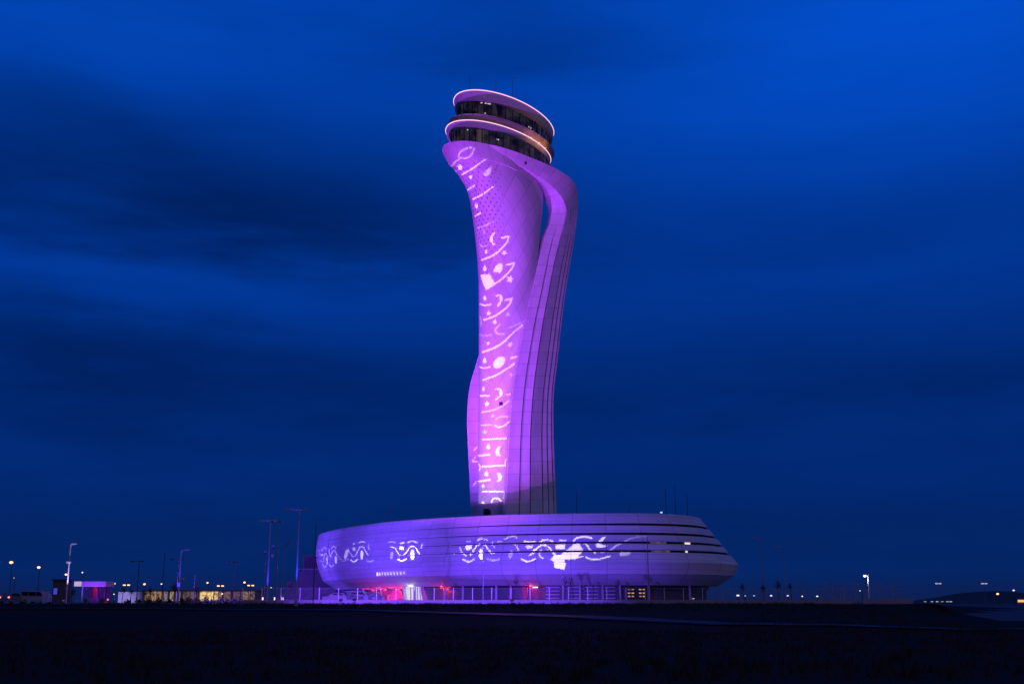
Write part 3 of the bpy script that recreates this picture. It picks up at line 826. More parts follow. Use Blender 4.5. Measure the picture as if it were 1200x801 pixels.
A.stroke([(537.5, 182.5), (540, 177), (545, 173.5), (553.5, 171)], 2.0, h_); A.stroke([(556.5, 172.5), (554, 178), (550, 183), (545, 184.7), (539, 183.5)], 2.0, h_)
A.stroke([(528.5, 195), (533, 189.5), (538.5, 185.5)], 1.9, h_); A.stroke([(531.5, 201), (536.5, 200)], 1.3, h_); A.star(539, 196, 3.6); A.ell(539, 196, 1.8, 3.2)
A.stroke([(542, 205), (551, 199.5), (560, 193), (571, 185)], 1.9); A.ell(551.7, 208, 1.9, 2.2); A.poly([(575.5, 195.5), (575, 203), (572, 206.5), (567.5, 207), (567, 203), (570, 199)], .6)
A.stroke([(548, 223), (556, 218)], 2.0); A.stroke([(554, 234), (565, 228.5), (579, 218.5)], 1.8); A.ell(558.4, 241.5, 1.6, 3.4)
A.stroke([(556.5, 254), (563, 250)], 1.8); A.stroke([(560, 268), (570, 264), (578, 260)], 1.6, h_)
A.stroke([(579.5, 273.5), (575.5, 278), (575.5, 283.5), (579.5, 287)], 2.2); A.ell(576, 281, 1.6, 4)
A.stroke([(588.3, 279), (596, 277.3)], 2.6); A.stroke([(596, 277.5), (594, 284.5), (585, 294), (576, 300.3), (565, 304.8)], 2.2)
A.stroke([(562, 287), (566, 289), (571, 287.5)], 1.5, h_); A.drop(569.8, 294.7, 1.7, 3); A.star(591, 296.5, 3.8, -60); A.star(567, 272, 2.6, v=h_)
A.poly([(563, 322), (573.7, 321), (576, 326), (580, 332), (578, 335), (570, 339.7), (566.4, 333)])
A.poly([(540 + a / 8.9, 270 + b / 8.9) for a, b in ((433, 365), (425, 348), (400, 345), (370, 370), (335, 430), (385, 435), (400, 450), (420, 430), (435, 390))])
A.drop(568, 314.4, 2.2, 4); A.stroke([(593.5, 310.5), (602.3, 308.8)], 2.6); A.stroke([(602.3, 309), (599.5, 315), (590.5, 325), (579.5, 333), (570, 339)], 2.2)
A.star(597.8, 327.3, 5.2, -70); A.stroke([(581.5, 346.5), (587, 347), (587.5, 352), (583.5, 358.5)], 2.2); A.ell(587, 350, 1.7, 3.4)
A.drop(568, 349, 1.9, 3); A.stroke([(562.5, 356.3), (568, 357.8), (575, 356.8)], 1.7)
A.stroke([(592, 352), (600, 349.5)], 2.4); A.stroke([(600, 349.7), (595, 359), (581, 369.5), (567, 375)], 2.0); A.star(595, 368.5, 3.5, -60, h_); A.star(572.8, 367, 3.4)
A.drop(580, 377, 2.1, 3); A.stroke([(562, 392), (569, 393.5), (576, 391.5)], 1.6, h_); A.stroke([(562.5, 371), (564, 378), (563, 382)], 1.6, h_)
A.stroke([(586, 380), (580.5, 386), (583, 391), (591, 391)], 2.4, h_); A.stroke([(597, 384), (612, 377.5)], 2.0, h_)
A.stroke([(612, 381), (600, 391), (592, 399), (580, 407), (565, 412.5)], 2.2); A.star(597.5, 403.5, 4, -60, .6); A.star(572, 402, 2.6)
A.drop(568, 422, 2.2, 4); A.ell(585, 424.5, 8.0, 5.3, -45); A.stroke([(599, 419.5), (605.5, 417.5)], 2.2); A.stroke([(562, 429.5), (568, 431), (574, 429.5)], 1.7)
A.stroke([(566, 445), (580, 440), (592, 433), (603, 426)], 2.0); A.star(599.5, 439, 3, v=h_)
A.stroke([(581, 455.5), (587, 456.5), (587.5, 462), (581, 467.5)], 2.0); A.ell(587, 460, 1.7, 3.2); A.drop(566.6, 455, 1.5, 3); A.stroke([(562.5, 463.5), (573, 463.5)], 1.7); A.stroke([(593, 462), (598, 461.5)], 1.7)
A.star(570.6, 473, 3.4); A.stroke([(565, 482.5), (574, 481), (584, 478), (597, 469)], 1.8, .6)
A.stroke([(581, 491), (586, 488), (595, 487.5)], 1.6, .6); A.stroke([(580, 498), (585, 500), (591, 498), (596, 494)], 1.8); A.star(577.5, 487, 2.6, v=.6); A.stroke([(564, 498), (575.5, 497)], 1.6, .6); A.star(568, 506, 3, v=.6)
A.stroke([(565.5, 514.5), (593.5, 513)], 2.0); A.drop(572.3, 522.7, 2.4, 3.4)
A.poly([(540 + a / 7.28, 500 + b / 7.28) for a, b in ((342, 160), (318, 165), (300, 195), (295, 215), (310, 243), (340, 246), (328, 225), (326, 195))])
A.stroke([(561, 533.5), (573.5, 532)], 2.3); A.stroke([(565.5, 546), (592, 544.7)], 2.3); A.stroke([(593, 537), (592, 543)], 1.6); A.stroke([(561, 543), (563, 547.5), (561, 551)], 1.8)
A.drop(570, 554.3, 2.4, 3.4); A.poly([(540 + a / 7.28, 500 + b / 7.28) for a, b in ((305, 388), (335, 390), (352, 412), (350, 438), (335, 456), (308, 468), (318, 440), (320, 415))])
A.stroke([(561, 563.5), (574, 561.5)], 2.2); A.drop(566, 568.5, 1.6, 2); A.stroke([(565.5, 575.3), (590, 575.3)], 1.8); A.stroke([(576, 589), (577, 584.5), (581, 583), (585.5, 584.5), (587.5, 589)], 1.9); A.drop(566, 589, 1.7, 3)
A.stroke([(555.5, 527), (559.5, 523)], 1.3, h_); A.stroke([(557, 535), (553.5, 540.5), (560, 540)], 1.5, h_); A.stroke([(558, 564), (555, 568.5)], 1.3, h_); A.stroke([(591, 577), (590, 583)], 1.5, h_)

Bl = Art(362, 615, 512, 676); Bq = Art(362, 615, 775, 676)
def Z1(P): return [(360 + a / 8.571, 610 + b / 8.571) for a, b in P]
def Z2(P): return [(490 + a / 8.0, 610 + b / 8.0) for a, b in P]
def Z3(P): return [(630 + a / 9.23, 610 + b / 9.23) for a, b in P]
w1 = 1.35; dm = .35; md = .6
for P in ([(105, 285), (120, 300)], [(160, 282), (175, 266), (192, 282)], [(118, 330), (150, 348)], [(130, 395), (160, 412), (172, 345), (188, 325), (206, 362)], [(152, 435), (172, 466), (190, 445)], [(218, 285), (224, 335), (242, 358)],
          [(243, 278), (264, 254), (290, 272)], [(232, 360), (252, 310), (275, 298), (300, 340)], [(222, 440), (240, 458), (264, 440)]): Bl.stroke(Z1(P), 1.2, md)
for P, rx, ry in (((145, 290), .9, 1.0), ((150, 340), 1.2, 1.4), ((200, 400), .9, 4.5), ((287, 390), 1.3, 4.4)):
    x, y = Z1([P])[0]; Bl.ell(x, y, rx, ry, -6, md if rx > 1.25 else 1)
x, y = Z1([(392, 335)])[0]; Bl.ell(x, y, 2.0, 6, 15, .3)
Bl.stroke(Z1([(300, 340), (340, 390), (375, 400), (412, 380)]), 1.3, .25)
Bl.stroke(Z1([(412, 285), (440, 335), (464, 358)]), 1.3, dm); x, y = Z1([(470, 280)])[0]; Bl.ell(x, y, 1.9, 2.2, 0, .3); x, y = Z1([(468, 232)])[0]; Bl.ell(x, y, 1.5, .8, 0, .3)
Bl.stroke(Z1([(485, 350), (510, 300), (525, 268), (548, 258), (570, 270), (590, 310), (615, 345)]), 1.4, .5); x, y = Z1([(548, 342)])[0]; Bl.ell(x, y, 1.6, 5.6, 0, .6)
Bl.stroke(Z1([(515, 222), (545, 207), (585, 216)]), 1.6, .3); Bl.stroke(Z1([(440, 390), (470, 410), (505, 385)]), 1.6, .6); Bl.stroke(Z1([(595, 390), (630, 408), (668, 393)]), 1.4, .25); Bl.stroke(Z1([(618, 238), (614, 270), (630, 290)]), 1.2, .25)
Bl.stroke(Z1([(820, 216), (855, 206), (892, 222)]), 1.5, .25); Bl.stroke(Z1([(840, 262), (880, 270), (905, 310), (932, 345)]), 1.4, .55)
x, y = Z1([(950, 272)])[0]; Bl.poly([(x - 2.8, y - 2.1), (x + 2.8, y - 1.9), (x + 2.6, y + 2.2), (x - 2.7, y + 2)], 1); Bl.stroke(Z1([(935, 222), (973, 220)]), 1.7, .55)
Bl.stroke(Z1([(970, 345), (1005, 300), (1030, 264), (1058, 252), (1085, 265), (1110, 305), (1137, 342)]), 1.6, 1); x, y = Z1([(1057, 338)])[0]; Bl.ell(x, y, 2.5, 6.1, 0, 1)
Bl.stroke(Z1([(1015, 217), (1055, 201), (1105, 217)]), 1.9, .45); Bl.stroke(Z1([(910, 380), (950, 402), (998, 378)]), 1.8, 1); Bl.stroke(Z1([(1113, 375), (1150, 398), (1198, 385)]), 1.6, .3); Bl.stroke(Z1([(1156, 232), (1147, 270), (1162, 302)]), 1.4, .35)
Bl.ell(*Z1([(850, 345)])[0], 1.8, 4.5, 10, .2)
Bq.stroke(Z2([(390, 250), (415, 300), (450, 325)]), 1.6, .7); x, y = Z2([(472, 247)])[0]; Bq.poly([(x - 4, y - 1.8), (x - 1, y - 2.9), (x + 4, y - 2.3), (x + 3.8, y + 2), (x, y + 3), (x - 3.8, y + 2.5)], 1); Bq.stroke(Z2([(455, 193), (495, 192)]), 1.5, .5)
Bq.stroke(Z2([(490, 322), (525, 270), (550, 234), (590, 217), (630, 227), (655, 265), (688, 306)]), 1.8, 1); x, y = Z2([(590, 310)])[0]; Bq.ell(x, y, 2.7, 6.6, 0, 1)
Bq.stroke(Z2([(555, 180), (595, 164), (648, 177)]), 2.0, .7); Bq.stroke(Z2([(420, 360), (470, 382), (524, 360)]), 1.9, 1); Bq.stroke(Z2([(650, 350), (700, 370), (762, 360)]), 1.7, .3); Bq.stroke(Z2([(702, 192), (695, 225), (722, 248)]), 1.8, .4); Bq.stroke(Z2([(745, 190), (785, 190)]), 1.3, .4)
Bq.stroke(Z2([(810, 172), (860, 147), (900, 142), (930, 162)]), 2.0, .4); Bq.stroke(Z2([(890, 208), (930, 242), (942, 283), (972, 295)]), 2.2, .5); Bq.ell(*Z2([(868, 310)])[0], 2.6, 5.0, 15, .25)
Bq.stroke(Z2([(995, 190), (1100, 193)]), 1.7, .8); x, y = Z2([(1040, 245)])[0]; Bq.poly([(x - 4.5, y - 1.6), (x + 4.6, y - 2.4), (x + 3.5, y + 2.2), (x + 1, y + 1), (x - 2, y + 2.4)], .6)
Bq.stroke(Z2([(1045, 322), (1090, 290), (1118, 250), (1150, 232)]), 2.0, 1); Bq.stroke(Z2([(970, 355), (1025, 379), (1097, 355)]), 2.1, 1)
Bq.stroke(Z3([(30, 225), (60, 207), (110, 204), (160, 216)]), 2.0, 1); Bq.stroke(Z3([(-60, 330), (0, 290), (40, 264), (90, 264), (130, 290), (160, 335), (190, 362)]), 2.2, 1); Bq.stroke(Z3([(40, 310), (20, 350), (35, 390), (70, 405)]), 1.7, .7); Bq.stroke(Z3([(85, 308), (118, 308)]), 1.0, .7)
Bq.poly(Z3([(222, 218), (240, 203), (312, 204), (310, 218)]), 1); Bq.poly(Z3([(192, 270), (205, 255), (298, 250), (296, 300), (250, 306), (195, 300)]), 1)
Bq.poly(Z3([(125, 405), (150, 415), (180, 365), (250, 365), (335, 300), (385, 255), (440, 232), (465, 245), (460, 270), (490, 305), (470, 350), (430, 385), (495, 378), (490, 385), (420, 405), (400, 415), (360, 410), (340, 418), (310, 410), (285, 440), (305, 460), (290, 525), (240, 515), (180, 505), (175, 440), (150, 425)]), 1)
Bq.stroke(Z3([(388, 210), (430, 182), (500, 169), (560, 178), (585, 186)]), 2.3, 1); Bq.stroke(Z3([(440, 240), (500, 240), (535, 262), (570, 315), (622, 340)]), 2.1, .9)
Bq.poly(Z3([(745, 170), (700, 175), (665, 210), (630, 250), (640, 285), (690, 290), (755, 268), (700, 262), (690, 235), (720, 190)]), .8)
Bq.stroke(Z3([(525, 390), (570, 411), (650, 415), (725, 396), (782, 381)]), 1.9, 1); Bq.stroke(Z3([(695, 340), (790, 312), (850, 268), (925, 236)]), 1.8, .5); Bq.ell(*Z3([(945, 352)])[0], 6.5, 2.6, -8, .3); Bq.stroke(Z3([(950, 216), (1050, 178), (1180, 165)]), 1.6, .22)

P_GOBO_T, P_GOBO_B, P_GOBO_L = 360000, 230000, 140000
def film(v):
    m = bpy.data.materials.new("grey_film"); m.use_nodes = True; n = m.node_tree; n.nodes.clear()
    o = n.nodes.new('ShaderNodeOutputMaterial'); t = n.nodes.new('ShaderNodeBsdfTransparent'); t.inputs[0].default_value = (v, v, v, 1); n.links.new(t.outputs[0], o.inputs[0]); return m
FILMS = {.2: film(.2), .4: film(.4), .65: film(.65)}
mbg = bpy.data.materials.new("graded_film"); mbg.use_nodes = True; N = NT(mbg.node_tree); N.n.clear()
o_ = N.node('ShaderNodeOutputMaterial'); t_ = N.node('ShaderNodeBsdfTransparent'); N.l.new(t_.outputs[0], o_.inputs[0])
uvn = N.node('ShaderNodeUVMap'); sx_ = N.node('ShaderNodeSeparateXYZ'); N.l.new(uvn.outputs[0], sx_.inputs[0])
N.l.new(N.m('MULTIPLY', N.ss(sx_.outputs[1], .80, .06), .16), t_.inputs[0])
def projector(loc, target, art, bvhs, du, dv, half_u, half_v, power, col, label, dist=.20, spot=60, back=None):
    """housing with a lamp; a cut steel stencil closes its front"""
    o = thing("pattern_projector", label, "projector", loc, 0, "pattern projectors on the masts")
    q = (Vector(target) - Vector(loc)).to_track_quat('-Z', 'Y'); Mq = q.to_matrix()
    loc = Vector(loc)
    nu, nv = int(2 * half_u / du), int(2 * half_v / dv)
    G = np.zeros((nv, nu))
    for j in range(nv):
        v = -half_v + (j + .5) * dv
        for i in range(nu):
            u = -half_u + (i + .5) * du
            d = Mq @ Vector((u, v, -1.0)); d.normalize()
            best = None
            for bv in bvhs:
                h = bv.ray_cast(loc, d)
                if h[0] is not None and (best is None or h[3] < best[3]): best = h
            if best is None: continue
            x, y = proj(*best[0]); a = art.get(x, y)
            if a <= 0:
                if back and back(x, y): G[j, i] = -1
                continue
            G[j, i] = 1.0 if a > .75 else (.65 if a > .52 else (.4 if a > .3 else .2))
    O4 = q.to_matrix().to_4x4();
    def runs(test, zoff):
        m = MB()
        for j in range(nv):
            v0 = (-half_v + j * dv) * dist; v1 = v0 + dv * dist; i = 0
            while i < nu:
                if test(G[j, i]):
                    k = i
                    while k < nu and test(G[j, k]): k += 1
                    u0 = (-half_u + i * du) * dist; u1 = (-half_u + k * du) * dist
                    m.quad(*[O4 @ Vector(p) for p in ((u0, v0, -dist + zoff), (u1, v0, -dist + zoff), (u1, v1, -dist + zoff), (u0, v1, -dist + zoff))])
                    a0, a1 = j / nv, (j + 1) / nv; m.uv[len(m.f) - 1] = [(0, a0), (1, a0), (1, a1), (0, a1)]; i = k
                else: i += 1
        return m
    st = runs(lambda g: g == 0, 0).build("stencil", M_black, o)
    if back: runs(lambda g: g == -1, .0005).build("stencil_film", mbg, o)
    for fv, fm in FILMS.items():
        m = runs(lambda g, fv=fv: abs(g - fv) < 1e-3, .0005)
        if m.f: m.build("stencil_film", fm, o)
    hu, hv = half_u * dist, half_v * dist; w = .02
    m = MB()
    for c, d in (((hu + w / 2, 0, -dist / 2 + .06), (w, 2 * hv + 2 * w, dist + .16)), ((-hu - w / 2, 0, -dist / 2 + .06), (w, 2 * hv + 2 * w, dist + .16)), ((0, hv + w / 2, -dist / 2 + .06), (2 * hu, w, dist + .16)), ((0, -hv - w / 2, -dist / 2 + .06), (2 * hu, w, dist + .16)), ((0, 0, .13), (2 * hu + 2 * w, 2 * hv + 2 * w, .02))):
        m.box(c, d, O4)
    m.build("housing", M_paleSteel, o)
    m = MB(); m.tube([(0, 0, -hv - .25), (0, 0, -hv - .02)], .03, 6); m.tube([O4 @ Vector((0, -hv - .02, -.1)), (0, 0, -hv - .22)], .03, 6); m.build("yoke", M_darksteel, o)
    lo = light("projector_light", 'SPOT', (0, 0, 0), power, col, o, spot_size=R(spot), spot_blend=0.0, shadow_soft_size=.00032)
    lo.rotation_euler = q.to_euler()
    return o
MA = (-29.5, 142.0); MD = (-20.7, 113.0); MF = (-43.0, 152.0)      # the two masts that carry the lights
projector((MA[0] + .35, MA[1] + .5, 7.2), (-4.5, 196, 43.0), A, [TOWER_BVH, BASE_BVH], .0014, .0014, .22, .72, P_GOBO_T, (1.0, .66, 1.0), "pattern projector on the tall mast by the fence end, aimed up at the tower shaft", spot=80,
          back=lambda x, y: 200 < y < 600 and interp(y, Lsil) + .3 < x < interp(y, [(200, 600), (300, 622), (340, 622), (375, 613), (420, 605), (460, 599), (510, 595), (560, 592.5), (600, 591)]))
projector((MD[0] + .3, MD[1] + .4, 4.75), (-4.0, 172, 9.6), Bq, [BASE_BVH], .0012, .0012, .55, .13, P_GOBO_B, (.86, .76, 1.0), "pattern projector on the tallest mast, aimed at the oval facade", spot=62)
projector((MF[0] + .3, MF[1] + .4, 4.6), (-26, 192, 9.6), Bl, [BASE_BVH], .0016, .0016, .66, .17, P_GOBO_L, (.86, .76, 1.0), "pattern projector on the blue lit mast far left of the building", spot=74)

# ------------------------------------------------------------------ flood lights
def floodlight(loc, target, power, col, size, label, blend=.6, soft=.12):
    o = thing("floodlight", label, "floodlight", loc, 0, "floodlights in front of the building")
    q = (Vector(target) - Vector(loc)).to_track_quat('-Z', 'Y'); O4 = q.to_matrix().to_4x4()
    m = MB(); m.box((0, 0, .08), (.30, .26, .12), O4); m.box((0, 0, .165), (.20, .17, .05), O4); m.build("housing", M_paleSteel, o)
    m = MB(); m.box((0, 0, .012), (.27, .23, .008), O4); m.build("lens", emat("flood_lens", col, 2.0), o)
    m = MB(); m.tube([O4 @ Vector((-.18, 0, .08)), O4 @ Vector((-.18, -.1, .1)), (0, 0, -.32), O4 @ Vector((.18, -.1, .1)), O4 @ Vector((.18, 0, .08))], .02, 6); m.box((0, 0, -.36), (.3, .3, .06)); m.build("bracket", M_darksteel, o)
    lo = light("flood_light", 'SPOT', O4 @ Vector((0, 0, -.02)), power, col, o, spot_size=R(size), spot_blend=blend, shadow_soft_size=soft)
    lo.rotation_euler = q.to_euler(); return o
PURP = (.41, .055, .95); PINK = (.44, .07, .95); VIO = (.15, .05, 1.0)
P_WASH, P_PINK, P_FRONT, P_V = 245000, 20000, 265000, (64000, 52000, 40000, 70000)
floodlight((MA[0] - .45, MA[1] + .35, 7.7), (0, 196, 56), P_WASH, PURP, 62, "floodlight above the projector on the tall mast by the fence end")
floodlight((MA[0] + .45, MA[1] + .35, 8.4), (-5.0, 196, 38), P_PINK, PINK, 40, "highest floodlight on the tall mast by the fence end")
floodlight((-16, 120, 2.0), (3, 197, 52), P_FRONT, PURP, 46, "floodlight on the bank right of the tallest mast, tilted up at the tower")
floodlight((MF[0] - .2, MF[1] + .4, 6.0), (-24, 200, 10.5), P_V[0], VIO, 80, "floodlight on the blue lit mast far left of the building")
floodlight((-70, 190, 1.95), (-34, 214, 10), P_V[3], VIO, 50, "floodlight on the paving at the far left edge of the site")
floodlight((-19, 131, 1.95), (-14, 176, 14.0), P_V[1], (.17, .05, 1.0), 84, "floodlight on the bank in front of the entrance")
floodlight((0, 131, 1.95), (2, 165, 11.5), P_V[2], VIO, 84, "floodlight on the bank nearest the middle of the facade")

# ------------------------------------------------------------------ masts, poles, street lamps
def gX(px, Y): return atY(px, 703, Y).x
GZ = 1.5
def zpx(py, Y): return atY(600, py, Y).z
def pole(name, label, cat, X, Y, top_y, rad, mat, head=None, group=None, z0=GZ, hw=.65, extra=None, bulb=None, bulb_r=.3, arm=None):
    o = thing(name, label, cat, (X, Y, z0), 0, group)
    H = zpx(top_y, Y) - z0
    m = MB(); m.tube([(0, 0, 0), (0, 0, H * .5), (0, 0, H)], [rad, rad * .85, rad * .65], 8); m.build("pole", mat, o)
    m = MB(); m.box((0, 0, .06), (rad * 4, rad * 4, .12)); m.build("base_plate", mat, o)
    if head == 'cross':
        m = MB(); m.tube([(-hw, 0, H), (hw, 0, H)], rad * .6, 6); m.build("crossbar", mat, o)
        for sx in (-1, 1):
            m = MB(); m.box((sx * hw, -.1, H + .02), (.50, .42, .14), Matrix.Rotation(R(8), 4, 'X')); m.build("lamp_head", mat, o)
    elif head == 'arm':
        a = arm or 1.0
        m = MB(); m.tube([(0, 0, H - .5), (a * .15, 0, H - .08), (a * .6, 0, H), (a, 0, H)], rad * .6, 6); m.build("arm", mat, o)
        m = MB(); m.prism([(a - .35, H - .06), (a + .35, H - .02), (a + .30, H + .10), (a - .30, H + .10)], 'y', -.16, .16); hd = m.build("lamp_head", mat, o)
        if bulb:
            bm = bmesh.new(); bmesh.ops.create_icosphere(bm, subdivisions=2, radius=bulb_r); me = bpy.data.meshes.new("bulb"); bm.to_mesh(me); bm.free(); me.materials.append(bulb)
            for v in me.vertices: v.co.z *= .75
            bo = bpy.data.objects.new("bulb", me); COL.objects.link(bo); bo.parent = hd; bo.location = (a, 0, H - .06 - bulb_r * .5)
    elif head == 'twin':
        for sx in (-1, 1):
            m = MB(); m.tube([(0, 0, H - .3), (sx * hw * .5, 0, H), (sx * hw, 0, H)], rad * .6, 6); m.build("arm", mat, o)
            m = MB(); m.box((sx * hw, 0, H), (.6, .3, .14)); hd = m.build("lamp_head", mat, o)
            if bulb:
                m = MB(); m.box((sx * hw, -.1, H - .15), (bulb_r * 2.2, bulb_r * 1.5, bulb_r)); m.build("bulb", bulb, hd)
    if extra:
        for (ez, d) in extra: m = MB(); m.box((0, -.12, ez), d); m.build("junction_box", mat, o)
    return o
pole("floodlight_mast", "tall blue lit mast with a crossbar near the left end of the fence", "light mast", MA[0], MA[1], 610, .13, M_paleSteel, 'cross', "floodlight masts left of the building", hw=.75)
pole("floodlight_mast", "tallest blue lit mast with a crossbar, standing just left of the oval building", "light mast", MD[0], MD[1], 597, .095, M_paleSteel, 'cross', "floodlight masts left of the building", hw=.75, z0=1.3)
pole("floodlight_mast", "blue lit mast with a short arm standing alone among dark shrubs", "light mast", MF[0], MF[1], 644, .12, M_paleSteel, 'arm', "floodlight masts left of the building", arm=.8, extra=[(2.4, (.35, .3, .5))])
pole("lamp_post", "slender mast with a crossbar between the two tallest masts", "lamp post", gX(323, 139), 139, 611, .075, M_steel, 'cross', "slender posts along the fence", hw=.5)
pole("lamp_post", "short slender post right of the crossbar masts", "lamp post", gX(331, 138), 138, 637, .055, M_steel, 'arm', "slender posts along the fence", arm=.5)
pole("lamp_post", "shortest post at the left side of the crossbar masts", "lamp post", gX(309, 147), 147, 655, .06, M_steel, None, "slender posts along the fence")
pole("lamp_post", "slender post in front of the left tip of the oval building", "lamp post", gX(367, 135), 135, 613, .055, M_darksteel, None, "slender posts along the fence", extra=[(5.2, (.7, .1, .08))])
pole("lamp_post", "slender post in front of the middle of the oval facade", "lamp post", gX(566, 146), 146, 629, .07, M_steel, None, "slender posts along the fence")
pole("lamp_post", "slender post in front of the right part of the oval facade", "lamp post", gX(760.5, 146), 146, 628, .07, M_steel, None, "slender posts along the fence")
pole("camera_pole", "white lit pole with a small box beside the dark guard booth", "pole", gX(77.5, 150), 150, 637, .085, M_paleSteel, 'arm', arm=.45, extra=[(5.15, (.55, .25, .2)), (1.9, (.25, .2, .3))])
floodlight((gX(79.5, 150), 148.6, 1.9), (gX(77.5, 150), 150, 6), 3000, (.6, .45, 1.0), 30, "small floodlight at the foot of the white lit pole")
for (mx, my), pw, lab in ((MA, 2600, "small blue spotlight at the foot of the tall mast by the fence end"), (MD, 3200, "small blue spotlight at the foot of the tallest mast"), (MF, 2600, "small blue spotlight at the foot of the blue lit mast among the shrubs")):
    floodlight((mx + .15, my - .75, 1.9), (mx, my, 8.0), pw, (.03, .025, 1.0), 26, lab)
for px, ty, Y, hd, lab in [(160, 657, 190, 'cross', "dark unlit lamp post with crossbar behind the pale lit wall"), (189.5, 648, 185, None, "tall bare dark post left of the blue lit mast"), (207, 655, 195, 'cross', "dark unlit crossbar lamp post nearest the blue lit mast"),
                           (227, 672, 200, None, "short bare dark post right of the blue lit mast"), (272.5, 658, 190, 'cross', "dark unlit crossbar lamp post between the bright hall and the fence end")]:
    pole("street_lamp", lab, "street lamp", gX(px, Y), Y, ty, .09, M_darksteel, hd, "dark unlit posts left of the fence", hw=.8)
for px, ty, Y, a, lab in [(895.5, 630, 190, -1.3, "taller dark unlit street lamp right of the building"), (921, 640, 200, -1.6, "lower dark unlit street lamp right of the building")]:
    pole("street_lamp", lab, "street lamp", gX(px, Y), Y, ty, .08, M_steel, 'arm', "dark street lamps right of the building", arm=a)
LL = [(9, 658, 230, 2.4, "brightest and tallest lit street lamp at the far left edge"), (42, 664, 245, 2.1, "second tall lit street lamp from the left edge"), (75, 672.5, 290, 1.7, "lit street lamp just left of the white lit pole"),
      (94, 670.5, 320, 1.1, "lit street lamp above the violet kiosk canopy"), (133, 683.5, 420, 1.2, "small lit lamp right of the violet kiosk"), (168, 684, 420, 1.6, "lit lamp above the left end of the warm hall"), (188, 684, 430, 1.1, "small lit lamp beside the tall bare dark post"),
      (208, 685.5, 430, 1.3, "lit lamp just left of the blue lit mast"), (242, 682.5, 420, 1.3, "lit lamp above the brightest part of the hall"), (260, 695.5, 380, 1.1, "low lit lamp at the right end of the bright hall part"),
      (285.5, 682, 400, 1.5, "lit lamp above the left end of the fence"), (317, 688.5, 400, .8, "faint lit lamp seen between the crossbar masts"), (14, 677, 300, .7, "faint small lamp below the brightest lamp at the far left"), (133, 696, 300, .8, "low lamp by the red and white barrier")]
for px, ty, Y, r, lab in LL:
    bm_ = M_lampdim if r < .75 else (M_lamp if r > 1.25 else M_lampw)
    pole("street_lamp", lab, "street lamp", gX(px + 1.2, Y), Y, ty - 1.0, .08, M_darksteel, 'arm', "lit street lamps on the left", arm=-1.2 * Y * .00074, bulb=bm_, bulb_r=r * Y * .00066)
for px, ty, Y, lab in [(147, 684.5, 420, "twin headed lit lamp above the pale lit wall"), (257.5, 685.5, 420, "twin headed lit lamp above the right end of the bright hall part"), (293, 685, 430, "twin headed lit lamp behind the left end of the fence")]:
    pole("street_lamp", lab, "street lamp", gX(px, Y), Y, ty, .09, M_darksteel, 'twin', "lit street lamps on the left", hw=.75, bulb=M_lamp, bulb_r=.36)
o = pole("street_lamp", "white lit street lamp with a curved arm by the right hand fence", "street lamp", gX(1019, 190), 190, 673, .13, M_paleSteel, 'arm', "lit street lamps on the right", arm=-.5, bulb=M_lampw, bulb_r=.26)
light("lamp_light", 'POINT', (-.5, -.25, zpx(675, 190) - GZ - .5), 70, (1.0, .85, .9), o, shadow_soft_size=.2)
for px, ty, Y, r, bm_, lab in [(1010, 692, 330, .9, M_lampw, "low lamp left of the curved arm street lamp"), (1170, 695.5, 700, 1.7, M_lamp, "warm lit apron lamp in front of the far hill"), (1189, 691.5, 800, 1.4, M_lampw, "cool lit apron lamp at the right edge")]:
    pole("street_lamp", lab, "street lamp", gX(px + 1, Y), Y, ty - 1, .12, M_darksteel, 'arm', "lit street lamps on the right", arm=-.6, bulb=bm_, bulb_r=r * Y * .0006, z0=0.0 if px > 1100 else GZ)
for px, lab in ((1101, "tall twin headed apron mast left of the far hill crest"), (1155, "tall twin headed apron mast over the far hill crest")):
    pole("apron_mast", lab, "light mast", gX(px, 900), 900, 683, .30, M_steel, 'twin', "tall apron masts", hw=1.3, bulb=emat("apron_lamp", (1.0, .80, .85), .55), bulb_r=.75, z0=0)
words = ["first", "second", "third", "fourth", "fifth", "sixth", "seventh"]
for k, (px, r) in enumerate([(865, 1.6), (873.5, .6), (884, .8), (904, 1.1), (923.5, .9), (940, 1.1), (958, 1.0)]):
    Y = 380; X = gX(px, Y); lab = ("brightest" if k == 0 else words[k]) + " low road lamp counted rightwards from the building" if k else "brightest low road lamp, nearest the right tip of the building"
    o = thing("bollard_lamp", lab, "lamp", (X, Y, GZ), 0, "low lamps along the far road")
    H = zpx(698 + (k > 4) * .7, Y) - GZ
    m = MB(); m.tube([(0, 0, 0), (0, 0, H)], .12, 8); m.build("post", M_darksteel, o)
    m = MB(); m.tube([(0, 0, H), (0, 0, H + .12 + r * .2)], [.22 * r + .12, .18 * r + .1], 10); m.build("bulb", M_lampw if r > .85 else M_lampdim, o)
for k, px in enumerate((1084, 1092, 1098, 1104, 1110, 1114)):
    Y = 820; o = thing("bollard_lamp", "tiny dim apron lamp in the row below the left apron mast", "lamp", (gX(px, Y), Y, 0.05), 0, "tiny lamps on the far apron")
    m = MB(); m.tube([(0, 0, 0), (0, 0, 2.2)], .2, 6); m.build("post", M_darksteel, o); m = MB(); m.box((0, -.1, 2.5), (1.5, .6, .6)); m.build("bulb", emat("far_lamp", (.8, .85, 1.0), .30 + .1 * (k % 3)), o)

